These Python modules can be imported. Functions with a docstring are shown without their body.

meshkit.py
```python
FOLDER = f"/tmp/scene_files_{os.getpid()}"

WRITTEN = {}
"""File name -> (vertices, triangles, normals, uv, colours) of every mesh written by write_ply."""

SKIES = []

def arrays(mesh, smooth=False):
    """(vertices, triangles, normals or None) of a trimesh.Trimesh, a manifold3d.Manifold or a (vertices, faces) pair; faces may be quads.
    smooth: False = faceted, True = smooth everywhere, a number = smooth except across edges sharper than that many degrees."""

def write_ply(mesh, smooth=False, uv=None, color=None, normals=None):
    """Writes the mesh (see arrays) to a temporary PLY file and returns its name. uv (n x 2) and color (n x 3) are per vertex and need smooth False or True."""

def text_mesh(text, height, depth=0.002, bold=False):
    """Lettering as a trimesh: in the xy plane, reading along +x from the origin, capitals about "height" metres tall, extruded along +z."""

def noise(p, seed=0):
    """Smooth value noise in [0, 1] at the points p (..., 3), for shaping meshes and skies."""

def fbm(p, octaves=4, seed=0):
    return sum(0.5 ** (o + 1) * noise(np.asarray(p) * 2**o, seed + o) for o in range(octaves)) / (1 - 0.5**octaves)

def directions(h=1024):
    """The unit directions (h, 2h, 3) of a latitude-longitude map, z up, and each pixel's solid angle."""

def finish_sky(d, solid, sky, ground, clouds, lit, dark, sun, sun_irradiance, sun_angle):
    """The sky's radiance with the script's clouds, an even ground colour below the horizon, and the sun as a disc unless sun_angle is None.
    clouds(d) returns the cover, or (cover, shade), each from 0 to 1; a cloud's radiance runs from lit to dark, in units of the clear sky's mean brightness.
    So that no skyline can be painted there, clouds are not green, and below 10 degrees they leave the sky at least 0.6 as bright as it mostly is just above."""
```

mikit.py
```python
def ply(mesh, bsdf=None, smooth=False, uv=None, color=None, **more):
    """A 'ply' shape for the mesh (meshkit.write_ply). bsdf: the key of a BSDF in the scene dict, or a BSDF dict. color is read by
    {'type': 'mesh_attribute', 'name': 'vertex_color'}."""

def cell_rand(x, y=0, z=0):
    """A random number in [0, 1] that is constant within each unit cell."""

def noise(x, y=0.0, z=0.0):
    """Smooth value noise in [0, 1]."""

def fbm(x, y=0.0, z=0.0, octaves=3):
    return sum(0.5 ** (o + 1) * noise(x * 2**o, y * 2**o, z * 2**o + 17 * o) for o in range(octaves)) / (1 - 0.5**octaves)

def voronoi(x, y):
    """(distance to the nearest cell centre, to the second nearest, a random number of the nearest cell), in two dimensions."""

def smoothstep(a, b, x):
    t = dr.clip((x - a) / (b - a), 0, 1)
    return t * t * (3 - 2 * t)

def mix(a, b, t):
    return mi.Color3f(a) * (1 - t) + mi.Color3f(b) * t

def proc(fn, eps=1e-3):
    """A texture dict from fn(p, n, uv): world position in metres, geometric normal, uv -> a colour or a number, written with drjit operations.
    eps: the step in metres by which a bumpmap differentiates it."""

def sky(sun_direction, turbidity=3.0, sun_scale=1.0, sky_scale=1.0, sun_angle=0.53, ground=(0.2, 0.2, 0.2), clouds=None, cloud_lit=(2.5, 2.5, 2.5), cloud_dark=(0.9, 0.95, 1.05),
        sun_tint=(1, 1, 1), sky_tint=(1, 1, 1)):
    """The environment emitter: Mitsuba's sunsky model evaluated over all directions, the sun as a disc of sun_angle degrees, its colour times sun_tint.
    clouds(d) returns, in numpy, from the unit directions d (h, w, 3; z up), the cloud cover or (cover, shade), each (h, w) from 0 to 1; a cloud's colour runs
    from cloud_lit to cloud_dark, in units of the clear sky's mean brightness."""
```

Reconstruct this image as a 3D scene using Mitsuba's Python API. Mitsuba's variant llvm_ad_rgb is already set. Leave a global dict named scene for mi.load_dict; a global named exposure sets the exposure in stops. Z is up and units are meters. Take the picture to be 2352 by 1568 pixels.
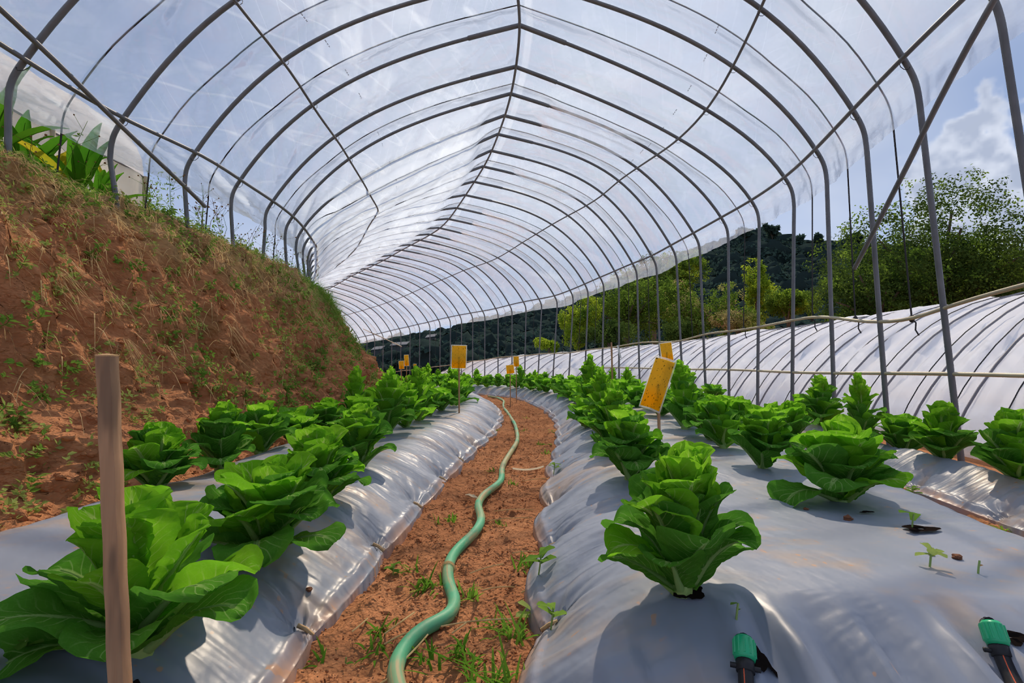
import math, numpy as np, trimesh, mitsuba as mi, drjit as dr, mikit, meshkit
from scipy.interpolate import CubicSpline, PchipInterpolator
from mikit import noise, fbm, voronoi, cell_rand, smoothstep, mix, proc
T = mi.ScalarTransform4f
scene, labels = {}, {}
rng = np.random.default_rng(20240607)

# ------------------------------------------------------------------ camera, sky, sun, exposure
exposure = 1.28
PITCH = math.atan(52 / 1150)
CAM_Z = 0.70
scene['camera'] = {'type': 'perspective', 'fov': 2 * math.degrees(math.atan(1176 / 1150)), 'fov_axis': 'x', 'near_clip': 0.05, 'far_clip': 2000.0,
                   'to_world': T().look_at([0, 0, CAM_Z], [0, math.cos(PITCH), CAM_Z + math.sin(PITCH)], [0, 0, 1])}
SUN_AZ, SUN_EL = math.radians(15), math.radians(51)
SUN = (math.cos(SUN_EL) * math.sin(SUN_AZ), math.cos(SUN_EL) * math.cos(SUN_AZ), math.sin(SUN_EL))


def cloud_cover(d):
    az = np.arctan2(d[..., 0], d[..., 1]); el = np.arcsin(d[..., 2])
    q = d / np.maximum(d[..., 2:3] + 0.35, 0.05)
    n = meshkit.fbm(q * 2.1 + 3.7, 6, 3)
    veil = 0.35 + 0.5 * np.clip((n - 0.35) * 3.2, 0, 1)
    shade = np.clip((meshkit.fbm(q * 2.6 + 9.1, 5, 8) - 0.42) * 2.4, 0, 1) * 0.65
    # one tall cumulus low on the right
    px, py = (az - 0.755) / 0.105, (el - 0.215) / 0.150
    lump = meshkit.fbm(np.stack([az * 26, el * 26, az * 0 + 2.0], -1), 5, 5)
    body = 0.92 - np.sqrt(px ** 2 + py ** 2) + (lump - 0.5) * 1.5
    px2, py2 = (az - 0.66) / 0.16, (el - 0.11) / 0.07
    body = np.maximum(body, 0.8 - np.sqrt(px2 ** 2 + py2 ** 2) + (lump - 0.5) * 1.6)
    cu = np.clip(body * 5, 0, 1)
    clear = np.clip(1 - np.abs(az - 0.80) / 0.22, 0, 1) * np.clip(1 - np.abs(el - 0.30) / 0.34, 0, 1)
    clear = np.maximum(clear, 0.9 * np.clip(1 - np.abs(az + 0.62) / 0.30 + (n - 0.5) * 1.6, 0, 1) * np.clip(1 - np.abs(el - 0.50) / 0.40, 0, 1))
    veil = veil * (1 - 0.75 * clear)
    cover = np.maximum(veil, cu)
    edge_ = np.clip(1 - (body - 0.05) * 2.2, 0, 1)
    sh = (0.38 + 0.62 * shade) * (1 - cu) + cu * np.clip(0.72 - 0.55 * edge_ + (0.27 - el) * 1.2 + (lump - 0.5) * 1.6, 0, 0.85)
    ang = np.arccos(np.clip(d @ np.array(SUN), -1, 1))
    sh = sh * (1 - 0.85 * np.exp(-(ang / 0.45) ** 2))
    bank_ = np.exp(-((az - 0.12) / 0.50) ** 2) * np.exp(-((el - 0.14) / 0.15) ** 2) * (0.75 + 0.5 * (n - 0.4)) * (1 - cu)
    sh = np.maximum(sh, np.clip(bank_ * 1.1, 0, 1)); cover = np.maximum(cover, np.clip(bank_, 0, 0.95))
    return cover, np.clip(sh, 0, 1)


scene['sky'] = mikit.sky(SUN, turbidity=3.2, sun_scale=1.25, sky_scale=1.0, sun_angle=1.2, ground=(0.16, 0.15, 0.1), clouds=cloud_cover,
                         cloud_lit=(3.4, 3.6, 4.05), cloud_dark=(1.35, 1.62, 2.25), sky_tint=(0.92, 1.04, 1.30))

# ------------------------------------------------------------------ helpers
used = {}


def numbered(name):
    k = used.get(name, 0); used[name] = k + 1
    return name if k == 0 else f'{name}_{k:03d}'


def tag(key, label, cat=None, group=None, kind=None):
    e = {}
    if label: e['label'] = label
    if cat: e['category'] = cat
    if group: e['group'] = group
    if kind: e['kind'] = kind
    labels[key] = e


def put(name, mesh, bsdf, parent=None, smooth=False, **kw):
    key = numbered(f'{parent}__{name}' if parent else name)
    scene[key] = mikit.ply(mesh, bsdf, smooth, **kw)
    return key


def put_shared(name, shape, to_world, parent=None):
    key = numbered(f'{parent}__{name}' if parent else name)
    scene[key] = {**shape, 'to_world': to_world}
    return key


def thing(name, label, cat, group=None):
    key = numbered(name); tag(key, label, cat, group)
    return key


def cat_mesh(parts):
    V, Fc, o = [], [], 0
    for v, f in parts:
        V.append(v); Fc.append(np.asarray(f) + o); o += len(v)
    return np.vstack(V), np.vstack(Fc)


def tm(mesh):
    return np.array(mesh.vertices), np.array(mesh.faces)


def tube(points, radius, sides=8, caps=True):
    p = np.asarray(points, float); n = len(p)
    r = np.broadcast_to(np.asarray(radius, float), (n,))
    t = np.gradient(p, axis=0); t /= np.linalg.norm(t, axis=1, keepdims=True) + 1e-12
    a = np.cross(t[0], [0, 0, 1.0] if abs(t[0][2]) < 0.9 else [1.0, 0, 0]); a /= np.linalg.norm(a)
    A = []
    for k in range(n):
        a = a - t[k] * (a @ t[k]); a /= np.linalg.norm(a); A.append(a)
    A = np.array(A); B = np.cross(t, A)
    ang = np.arange(sides) * 2 * np.pi / sides
    v = p[:, None] + r[:, None, None] * (np.cos(ang)[None, :, None] * A[:, None] + np.sin(ang)[None, :, None] * B[:, None])
    v = v.reshape(-1, 3)
    i, j = np.meshgrid(np.arange(n - 1), np.arange(sides), indexing='ij')
    q = np.stack([i * sides + j, i * sides + (j + 1) % sides, (i + 1) * sides + (j + 1) % sides, (i + 1) * sides + j], -1).reshape(-1, 4)
    f = np.vstack([q[:, [0, 1, 2]], q[:, [0, 2, 3]]])
    if caps:
        e = (n - 1) * sides
        v = np.vstack([v, p[:1], p[-1:]])
        c0, c1 = n * sides, n * sides + 1
        k = np.arange(sides); k2 = (k + 1) % sides
        f = np.vstack([f, np.stack([k2, k, k * 0 + c0], 1), np.stack([e + k, e + k2, k * 0 + c1], 1)])
    return v, f[:, ::-1] * 1


def spline(points, n):
    p = np.asarray(points, float)
    u = np.concatenate([[0], np.cumsum(np.linalg.norm(np.diff(p, axis=0), axis=1))])
    return CubicSpline(u, p)(np.linspace(0, u[-1], n))


def grid_faces(nu, nv):
    i, j = np.meshgrid(np.arange(nu - 1), np.arange(nv - 1), indexing='ij')
    a = i * nv + j
    q = np.stack([a, a + 1, a + nv + 1, a + nv], -1).reshape(-1, 4)
    return np.vstack([q[:, [0, 1, 2]], q[:, [0, 2, 3]]])


def box_mesh(size, at=(0, 0, 0), bevel=0.0):
    m = trimesh.creation.box(size)
    if bevel:
        b = np.array(size) / 2
        pts = []
        for s in np.array(np.meshgrid([-1, 1], [-1, 1], [-1, 1])).T.reshape(-1, 3):
            for k in range(3):
                q = s * (b - bevel); q[k] = s[k] * b[k]; pts.append(q)
        m = trimesh.convex.convex_hull(np.array(pts))
    v, f = tm(m)
    return v + np.asarray(at), f


def norm(a):
    a = np.asarray(a, float)
    return a / (np.linalg.norm(a, axis=-1, keepdims=True) + 1e-12)


def blades(roots, dirs, length, width, droop, k=4, side=None):
    """Many thin curved blades: roots (n,3), unit dirs (n,3), lengths and widths (n,), droop (n,) how far they bend down."""
    n = len(roots); length = np.broadcast_to(length, (n,)); width = np.broadcast_to(width, (n,)); droop = np.broadcast_to(droop, (n,))
    s = np.cross(dirs, [0, 0, 1.0]) + 1e-6 if side is None else side
    s = norm(s)
    t = np.linspace(0, 1, k + 1)
    c = roots[:, None] + dirs[:, None] * (t[None, :, None] * length[:, None, None])
    c[..., 2] -= (droop * length)[:, None] * t[None] ** 2
    w = (width[:, None] * np.maximum(1 - t[None] ** 2.2, 0.05))[..., None] / 2
    v = np.stack([c - s[:, None] * w, c + s[:, None] * w], 2).reshape(-1, 3)
    base = (np.arange(n) * 2 * (k + 1))[:, None]
    q = np.concatenate([base + np.array([2 * i, 2 * i + 1, 2 * i + 3, 2 * i + 2])[None] for i in range(k)])
    return v, np.vstack([q[:, [0, 1, 2]], q[:, [0, 2, 3]]])


def leaflets(pos, dirs, nor, length, width):
    """Small folded leaves, four triangles each."""
    n = len(pos); L = np.broadcast_to(length, (n,))[:, None]; W = np.broadcast_to(width, (n,))[:, None]
    d = norm(dirs); s = norm(np.cross(d, nor)); m = np.cross(s, d)
    a = pos; tip = pos + d * L; mid = pos + d * L * 0.5 - m * L * 0.05
    l = pos + d * L * 0.45 - s * W / 2 + m * W * 0.12; r = pos + d * L * 0.45 + s * W / 2 + m * W * 0.12
    v = np.stack([a, l, tip, r, mid], 1).reshape(-1, 3)
    b = (np.arange(n) * 5)[:, None]
    f = np.concatenate([b + np.array(q)[None] for q in ((0, 4, 1), (1, 4, 2), (2, 4, 3), (3, 4, 0))])
    return v, f


def leaflets2(pos, dirs, nor, length, width):
    """Small leaves of two triangles, creased along the middle."""
    n = len(pos); L = np.broadcast_to(length, (n,))[:, None]; W = np.broadcast_to(width, (n,))[:, None]
    d = norm(dirs); s = norm(np.cross(d, nor)); m = np.cross(s, d)
    l = pos + d * L * 0.45 - s * W / 2 + m * W * 0.15; r = pos + d * L * 0.45 + s * W / 2 + m * W * 0.15
    v = np.stack([pos, l, pos + d * L, r], 1).reshape(-1, 3)
    b = (np.arange(n) * 4)[:, None]
    return v, np.concatenate([b + np.array([[0, 2, 1]]), b + np.array([[0, 3, 2]])])


ONES = ['', 'first', 'second', 'third', 'fourth', 'fifth', 'sixth', 'seventh', 'eighth', 'ninth', 'tenth', 'eleventh', 'twelfth', 'thirteenth', 'fourteenth', 'fifteenth', 'sixteenth', 'seventeenth', 'eighteenth', 'nineteenth']


def nth(n):
    if n < 20: return ONES[n]
    t = {2: ('twentieth', 'twenty'), 3: ('thirtieth', 'thirty'), 4: ('fortieth', 'forty')}[n // 10]
    return t[0] if n % 10 == 0 else f'{t[1]}-{ONES[n % 10]}'


# ------------------------------------------------------------------ the lie of the tunnel: centre line and section at each hoop
# x, y, ground z, heading, then (across, height) of left eave, left purlin, ridge, right purlin, right eave, and the lean of the legs
HOOPS = np.array([[-0.164,2.39,-0,0.077,-2.848,2.56,-1.941,3.526,-0.028,4.176,1.951,3.604,2.71,2.74,-0.02,0.129],
[-0.137,3.095,-0.014,0.046,-2.836,2.537,-1.969,3.507,-0.004,4.188,2.001,3.543,2.733,2.7,-0.083,0.095],
[-0.088,3.746,-0.027,0.028,-2.824,2.528,-1.997,3.481,0.023,4.205,2.042,3.479,2.76,2.662,-0.016,0.061],
[-0.018,4.423,-0.037,0.022,-2.796,2.565,-2.02,3.434,0.051,4.227,2.044,3.42,2.797,2.64,-0.05,0.025],
[0.01,5.085,-0.045,0.022,-2.787,2.563,-2.047,3.377,0.069,4.242,2.023,3.363,2.846,2.635,-0.058,-0.011],
[-0.008,5.791,-0.047,0.031,-2.765,2.567,-2.041,3.364,0.05,4.226,1.987,3.389,2.863,2.636,-0.128,-0.008],
[-0.056,6.415,-0.045,0.047,-2.745,2.559,-2.025,3.344,0.035,4.243,1.966,3.475,2.834,2.628,-0.059,0.007],
[-0.132,7.044,-0.041,0.076,-2.768,2.56,-1.971,3.302,0.019,4.268,1.954,3.569,2.804,2.607,-0.02,0.044],
[-0.228,7.653,-0.038,0.114,-2.799,2.565,-1.921,3.278,0.002,4.28,1.94,3.628,2.802,2.594,-0.02,0.056],
[-0.335,8.25,-0.036,0.159,-2.824,2.569,-1.881,3.285,-0.02,4.276,1.934,3.649,2.82,2.587,-0.02,0.046],
[-0.498,8.822,-0.036,0.21,-2.839,2.571,-1.886,3.339,-0.026,4.236,1.912,3.663,2.85,2.598,-0.02,0.033],
[-0.708,9.419,-0.04,0.252,-2.845,2.568,-1.905,3.389,-0.032,4.179,1.874,3.676,2.898,2.587,-0.02,0.014],
[-0.924,9.999,-0.05,0.281,-2.847,2.559,-1.924,3.419,-0.036,4.119,1.83,3.667,2.959,2.578,-0.02,-0.008],
[-1.177,10.635,-0.064,0.31,-2.847,2.545,-1.937,3.426,-0.03,4.055,1.791,3.637,3.011,2.548,-0.02,-0.027],
[-1.438,11.255,-0.081,0.339,-2.846,2.528,-1.943,3.418,-0.023,4,1.772,3.607,3.043,2.51,-0.02,-0.042],
[-1.739,11.897,-0.097,0.373,-2.845,2.511,-1.946,3.402,-0.028,3.971,1.775,3.561,3.056,2.479,-0.02,-0.044],
[-2.057,12.497,-0.111,0.404,-2.844,2.498,-1.947,3.387,-0.048,3.968,1.807,3.537,3.041,2.487,-0.02,-0.036],
[-2.402,13.097,-0.123,0.434,-2.844,2.486,-1.946,3.373,-0.067,3.975,1.847,3.545,3.01,2.489,-0.02,-0.003],
[-2.758,13.68,-0.135,0.461,-2.844,2.474,-1.945,3.36,-0.074,3.984,1.864,3.567,2.995,2.474,-0.02,0.02],
[-3.15,14.292,-0.149,0.488,-2.844,2.459,-1.945,3.344,-0.077,3.982,1.872,3.563,2.985,2.444,-0.02,0.02],
[-3.568,14.919,-0.167,0.508,-2.844,2.442,-1.944,3.326,-0.081,3.958,1.88,3.529,2.978,2.439,-0.02,0.02],
[-3.987,15.53,-0.186,0.525,-2.844,2.422,-1.944,3.306,-0.083,3.938,1.885,3.497,2.973,2.437,-0.02,0.02],
[-4.414,16.134,-0.209,0.538,-2.844,2.4,-1.944,3.284,-0.091,3.925,1.889,3.462,2.972,2.432,-0.02,0.02],
[-4.86,16.759,-0.235,0.552,-2.844,2.374,-1.944,3.258,-0.101,3.907,1.898,3.407,2.967,2.412,-0.02,0.02],
[-5.304,17.374,-0.264,0.567,-2.844,2.344,-1.944,3.228,-0.112,3.891,1.907,3.352,2.965,2.386,-0.02,0.02],
[-5.753,17.99,-0.296,0.591,-2.844,2.312,-1.944,3.196,-0.104,3.881,1.913,3.303,2.95,2.343,-0.02,0.02],
[-6.203,18.603,-0.331,0.622,-2.844,2.278,-1.944,3.162,-0.075,3.861,1.916,3.26,2.923,2.31,-0.02,0.02],
[-6.659,19.207,-0.367,0.653,-2.844,2.241,-1.944,3.125,-0.047,3.828,1.917,3.22,2.905,2.267,-0.02,0.02],
[-7.129,19.797,-0.406,0.682,-2.844,2.203,-1.944,3.087,-0.028,3.789,1.917,3.182,2.894,2.229,-0.02,0.02],
[-7.62,20.38,-0.446,0.708,-2.844,2.163,-1.944,3.047,-0.018,3.747,1.917,3.143,2.888,2.179,-0.02,0.02],
[-8.12,20.949,-0.486,0.731,-2.844,2.123,-1.944,3.007,-0.014,3.705,1.916,3.104,2.886,2.125,-0.02,0.02],
[-8.633,21.509,-0.526,0.748,-2.844,2.082,-1.944,2.967,-0.014,3.663,1.916,3.064,2.884,2.08,-0.02,0.02],
[-9.145,22.059,-0.565,0.759,-2.844,2.043,-1.944,2.927,-0.015,3.623,1.916,3.026,2.886,2.042,-0.02,0.02],
[-9.654,22.602,-0.604,0.766,-2.844,2.004,-1.944,2.888,-0.016,3.584,1.916,2.987,2.892,1.998,-0.02,0.02],
[-10.173,23.143,-0.642,0.773,-2.844,1.967,-1.944,2.851,-0.017,3.546,1.916,2.949,2.895,1.966,-0.02,0.02],
[-10.696,23.68,-0.679,0.779,-2.844,1.93,-1.944,2.814,-0.018,3.509,1.916,2.912,2.897,1.938,-0.02,0.02]])
S_IDX = np.arange(len(HOOPS))
_hs = CubicSpline(S_IDX, HOOPS)
_d0, _d1 = _hs(0, 1) * np.array([1] * 4 + [0] * 12), _hs(35, 1) * np.array([1] * 4 + [0] * 12)
_d0[2:4] = 0; _d1[3] = 0


def hoop(s):
    s = np.asarray(s, float)
    c = np.clip(s, 0, 35)
    return _hs(c) + np.minimum(s, 0)[..., None] * _d0 + np.maximum(s - 35, 0)[..., None] * _d1


def lp(s, w, z):
    """Local tunnel coordinates (hoop number, metres across, height) to the world."""
    h = hoop(s)
    return np.stack([h[..., 0] + w * np.cos(h[..., 3]), h[..., 1] + w * np.sin(h[..., 3]), np.asarray(z) + 0 * h[..., 0]], -1)


_ss = np.linspace(-3, 36, 400); _hh = hoop(_ss)


def to_local(x, y):
    """World (x, y) to (hoop number, metres across)."""
    x, y = np.asarray(x, float), np.asarray(y, float)
    k = np.argmin((x[..., None] - _hh[:, 0]) ** 2 + (y[..., None] - _hh[:, 1]) ** 2, axis=-1)
    h = _hh[k]
    return _ss[k], (x - h[..., 0]) * np.cos(h[..., 3]) + (y - h[..., 1]) * np.sin(h[..., 3])


def ground_z(x, y):
    return np.interp(np.asarray(y, float) + 0 * np.asarray(x, float), HOOPS[:, 1], np.minimum(0, HOOPS[:, 2] + 0.05))


def section(s, n_roof=26):
    """The hoop's curve at s as (across, height): left elbow ... ridge ... right elbow, and the two leg directions."""
    h = hoop(s)
    L, Q, K, P, R = h[4:6], h[6:8], h[8:10], h[10:12], h[12:14]

    def side(K, P, R, sg, lean):
        E1 = R + np.array([sg * 0.065, -0.13]); E2 = R + np.array([sg * 0.085 + lean * 0.1 * sg, -0.30])
        p = np.array([K, P, R, E1, E2])
        u = np.concatenate([[0], np.cumsum(np.linalg.norm(np.diff(p, axis=0), axis=1))])
        cs = CubicSpline(u, p, bc_type='natural')
        uu = np.concatenate([np.linspace(0, u[2], n_roof), np.linspace(u[2], u[4], 9)[1:]])
        return cs(uu)
    r = side(K, P, R, 1, h[15]); l = side(K, Q, L, -1, h[14])
    return np.vstack([l[::-1], r[1:]])


# ------------------------------------------------------------------ materials
def rgb(*c): return {'type': 'rgb', 'value': list(c)}
def two(d): return {'type': 'twosided', 'bsdf': d}


scene['steel'] = two({'type': 'principled', 'base_color': proc(lambda p, n, uv: mix((0.10, 0.11, 0.125), (0.18, 0.19, 0.21), fbm(p.x * 9, p.y * 9, p.z * 9))), 'roughness': 0.5, 'metallic': 0.25, 'specular': 0.4})
scene['rope_black'] = two({'type': 'principled', 'base_color': rgb(0.02, 0.02, 0.025), 'roughness': 0.7})
scene['bamboo'] = two({'type': 'principled', 'base_color': proc(lambda p, n, uv: mix((0.34, 0.30, 0.20), (0.50, 0.45, 0.32), noise(p.x * 7, p.y * 7, p.z * 7))), 'roughness': 0.5})


def film_weight(p, n, uv):
    s, t = uv.x, uv.y
    a = fbm(s * 0.9 + t * 3.0, t * 26 + s * 0.8, 3.0, 4)
    b = fbm(s * 2.2 - t * 6.0, t * 60 - s * 2.0, 8.0, 3)
    left = smoothstep(0.5, 0.44, t)
    streak = smoothstep(0.56, 0.80, a) * (0.25 + 0.55 * left) + smoothstep(0.62, 0.85, b) * (0.12 + 0.35 * left)
    q1 = 1 - dr.abs(2 * noise(s * 0.30 + t * 1.5, t * 52 - s * 1.5, 5.0) - 1)
    q2 = 1 - dr.abs(2 * noise(s * 0.8 - t * 4.0, t * 120 + s * 5.0, 9.0) - 1)
    patch = smoothstep(0.45, 0.65, noise(s * 1.3, t * 7, 2.0))
    streak = streak + (smoothstep(0.90, 0.99, q1) * 0.45 * (0.35 + 0.65 * patch) + smoothstep(0.88, 1.0, q2) * 0.22 * patch) * (0.18 + 0.82 * left)
    far = smoothstep(5.0, 8.0, s) * left
    edge = smoothstep(0.115, 0.085, t) + smoothstep(0.885, 0.915, t)
    seam = smoothstep(0.006, 0.003, dr.abs(t - 0.512)) * 0.25
    blotch = smoothstep(0.45, 0.75, fbm(p.x * 0.8, p.y * 0.8, p.z * 0.8)) * 0.06
    return dr.clip(0.17 + 0.58 * far + streak * 0.5 + edge * 0.20 + seam + blotch, 0.0, 0.92)


scene['film'] = {'type': 'blendbsdf', 'weight': proc(film_weight), 'clear': {'type': 'thindielectric', 'int_ior': 1.5},
                 'haze': {'type': 'principledthin', 'base_color': rgb(0.78, 0.88, 1.0), 'roughness': 0.35, 'diff_trans': 1.45, 'spec_trans': 0.0, 'eta': 1.4}}
scene['film_white'] = {'type': 'principledthin', 'base_color': proc(lambda p, n, uv: mix((0.84, 0.88, 0.95), (0.93, 0.95, 1.0), fbm(p.x * 1.5, p.y * 1.5, p.z * 1.5))), 'roughness': 0.2, 'diff_trans': 1.05, 'spec_trans': 0.0, 'eta': 1.5}
scene['film_old'] = {'type': 'principledthin', 'base_color': proc(lambda p, n, uv: mix((0.62, 0.62, 0.56), (0.86, 0.86, 0.82), fbm(p.x * 3, p.y * 3, p.z * 3))), 'roughness': 0.4, 'diff_trans': 0.9, 'spec_trans': 0.0, 'eta': 1.4}


def soil_colour(p, n, uv):
    a = fbm(p.x * 2.3, p.y * 2.3, p.z * 2.3, 4); b = fbm(p.x * 22, p.y * 22, p.z * 22, 3); c = noise(p.x * 140, p.y * 140, p.z * 140)
    col = mix((0.205, 0.078, 0.034), (0.49, 0.225, 0.105), dr.clip(a * 0.7 + b * 0.5 - 0.15, 0, 1))
    col = mix(col, (0.45, 0.23, 0.12), smoothstep(0.80, 0.95, c) * 0.6)
    return mix(col, (0.10, 0.035, 0.016), smoothstep(0.62, 0.8, b) * 0.5)


def soil_bump(p, n, uv):
    return fbm(p.x * 45, p.y * 45, p.z * 45, 4) * 0.020 + noise(p.x * 230, p.y * 230, p.z * 230) * 0.003


scene['soil'] = two({'type': 'bumpmap', 'scale': 1.2, 'tex': proc(soil_bump, 2e-3), 'bsdf': {'type': 'principled', 'base_color': proc(soil_colour), 'roughness': 0.95, 'specular': 0.1}})


def bank_colour(p, n, uv):
    col = soil_colour(p, n, uv) * mi.Float(1.25)
    g = fbm(p.x * 2.0, p.y * 2.0, p.z * 2.0 + 5, 4)
    moss = smoothstep(0.55, 0.72, g) * smoothstep(0.3, 1.2, p.z) * 0.4
    col = mix(col, (0.085, 0.085, 0.018), moss)
    dry = smoothstep(1.30, 1.85, p.z + (g - 0.5) * 0.9)
    return mix(col, mix((0.30, 0.20, 0.095), (0.46, 0.34, 0.165), noise(p.x * 25, p.y * 25, p.z * 9)), dry * 0.75)


scene['bank_soil'] = two({'type': 'bumpmap', 'scale': 1.3, 'tex': proc(soil_bump, 2e-3), 'bsdf': {'type': 'principled', 'base_color': proc(bank_colour), 'roughness': 0.95, 'specular': 0.1}})


def mulch_colour(p, n, uv):
    a = fbm(p.x * 1.6, p.y * 1.6, 1.0, 4); b = fbm(p.x * 9, p.y * 16, 3.0, 4)
    col = mix((0.165, 0.194, 0.254), (0.235, 0.260, 0.316), a)
    dirt = smoothstep(0.48, 0.74, a * 0.55 + b * 0.5) * 0.62
    col = mix(col, (0.34, 0.25, 0.18), dirt)
    sp = smoothstep(0.86, 0.93, noise(p.x * 60, p.y * 60, 5.0)) * smoothstep(0.5, 0.7, b)
    col = mix(col, (0.42, 0.22, 0.11), sp * 0.7)
    edge = smoothstep(0.05, 0.0, uv.x) * smoothstep(0.35, 0.7, fbm(uv.y * 6, uv.x * 40, 2.0))
    return mix(col, (0.40, 0.20, 0.10), edge * 0.7)


def mulch_bump(p, n, uv):
    e, s = uv.x, uv.y
    fold = fbm(s * 11 + noise(e * 3, s * 2) * 1.2, e * 3.0, 1.0, 3)
    side = smoothstep(0.62, 0.1, e)
    fine = fbm(p.x * 26 + p.y * 9, p.y * 12 - p.x * 5, 2.0, 3) + smoothstep(0.5, 0.75, noise(p.x * 3, p.y * 3)) * fbm(p.x * 14 - p.y * 50, p.y * 9 + p.x * 8, 6.0, 2) * 0.9
    pleat = fbm(s * 42 + noise(e * 9, s * 3) * 1.5, e * 5.0, 4.0, 2)
    return fold * 0.014 * side + fine * 0.0028 + pleat * 0.007 * smoothstep(0.45, 0.05, e)


scene['mulch'] = two({'type': 'bumpmap', 'scale': 1.0, 'tex': proc(mulch_bump, 2e-3), 'bsdf': {'type': 'principled', 'base_color': proc(mulch_colour), 'roughness': 0.40, 'specular': 0.5}})
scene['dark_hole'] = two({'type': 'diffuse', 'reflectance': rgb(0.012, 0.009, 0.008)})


def leaf_colour(dark, light, vein):
    def fn(p, n, uv):
        x, v = uv.x - 0.5, uv.y
        ax = dr.abs(x)
        mid = smoothstep(0.066, 0.028, ax * (0.6 + v * 0.9)) * smoothstep(1.02, 0.75, v)
        # side veins leave the midrib and bend towards the tip
        ph = (v - ax * 1.05 + ax * ax * 0.8) * 9.0 + noise(x * 5 + 3, v * 5) * 0.5
        w = dr.abs(ph - dr.floor(ph) - 0.5)
        side = smoothstep(0.10, 0.03, w) * smoothstep(0.5, 0.10, ax) * 0.5
        net = smoothstep(0.10, 0.02, dr.abs(noise(x * 34, v * 34, 4.0) - 0.5)) * 0.07
        base = mix(dark, light, dr.clip(fbm(x * 5 + p.x * 3, v * 5 + p.y * 3, p.z * 3) * 0.9 + (0.35 - v * 0.3), 0, 1))
        return mix(base, vein, dr.clip(mid + side + net, 0, 1))
    return fn


def leaf_bsdf(dark, light, vein, trans=0.75, rough=0.38):
    return {'type': 'principledthin', 'base_color': proc(leaf_colour(dark, light, vein)), 'roughness': rough, 'diff_trans': trans, 'spec_trans': 0.0, 'eta': 1.45}


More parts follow.
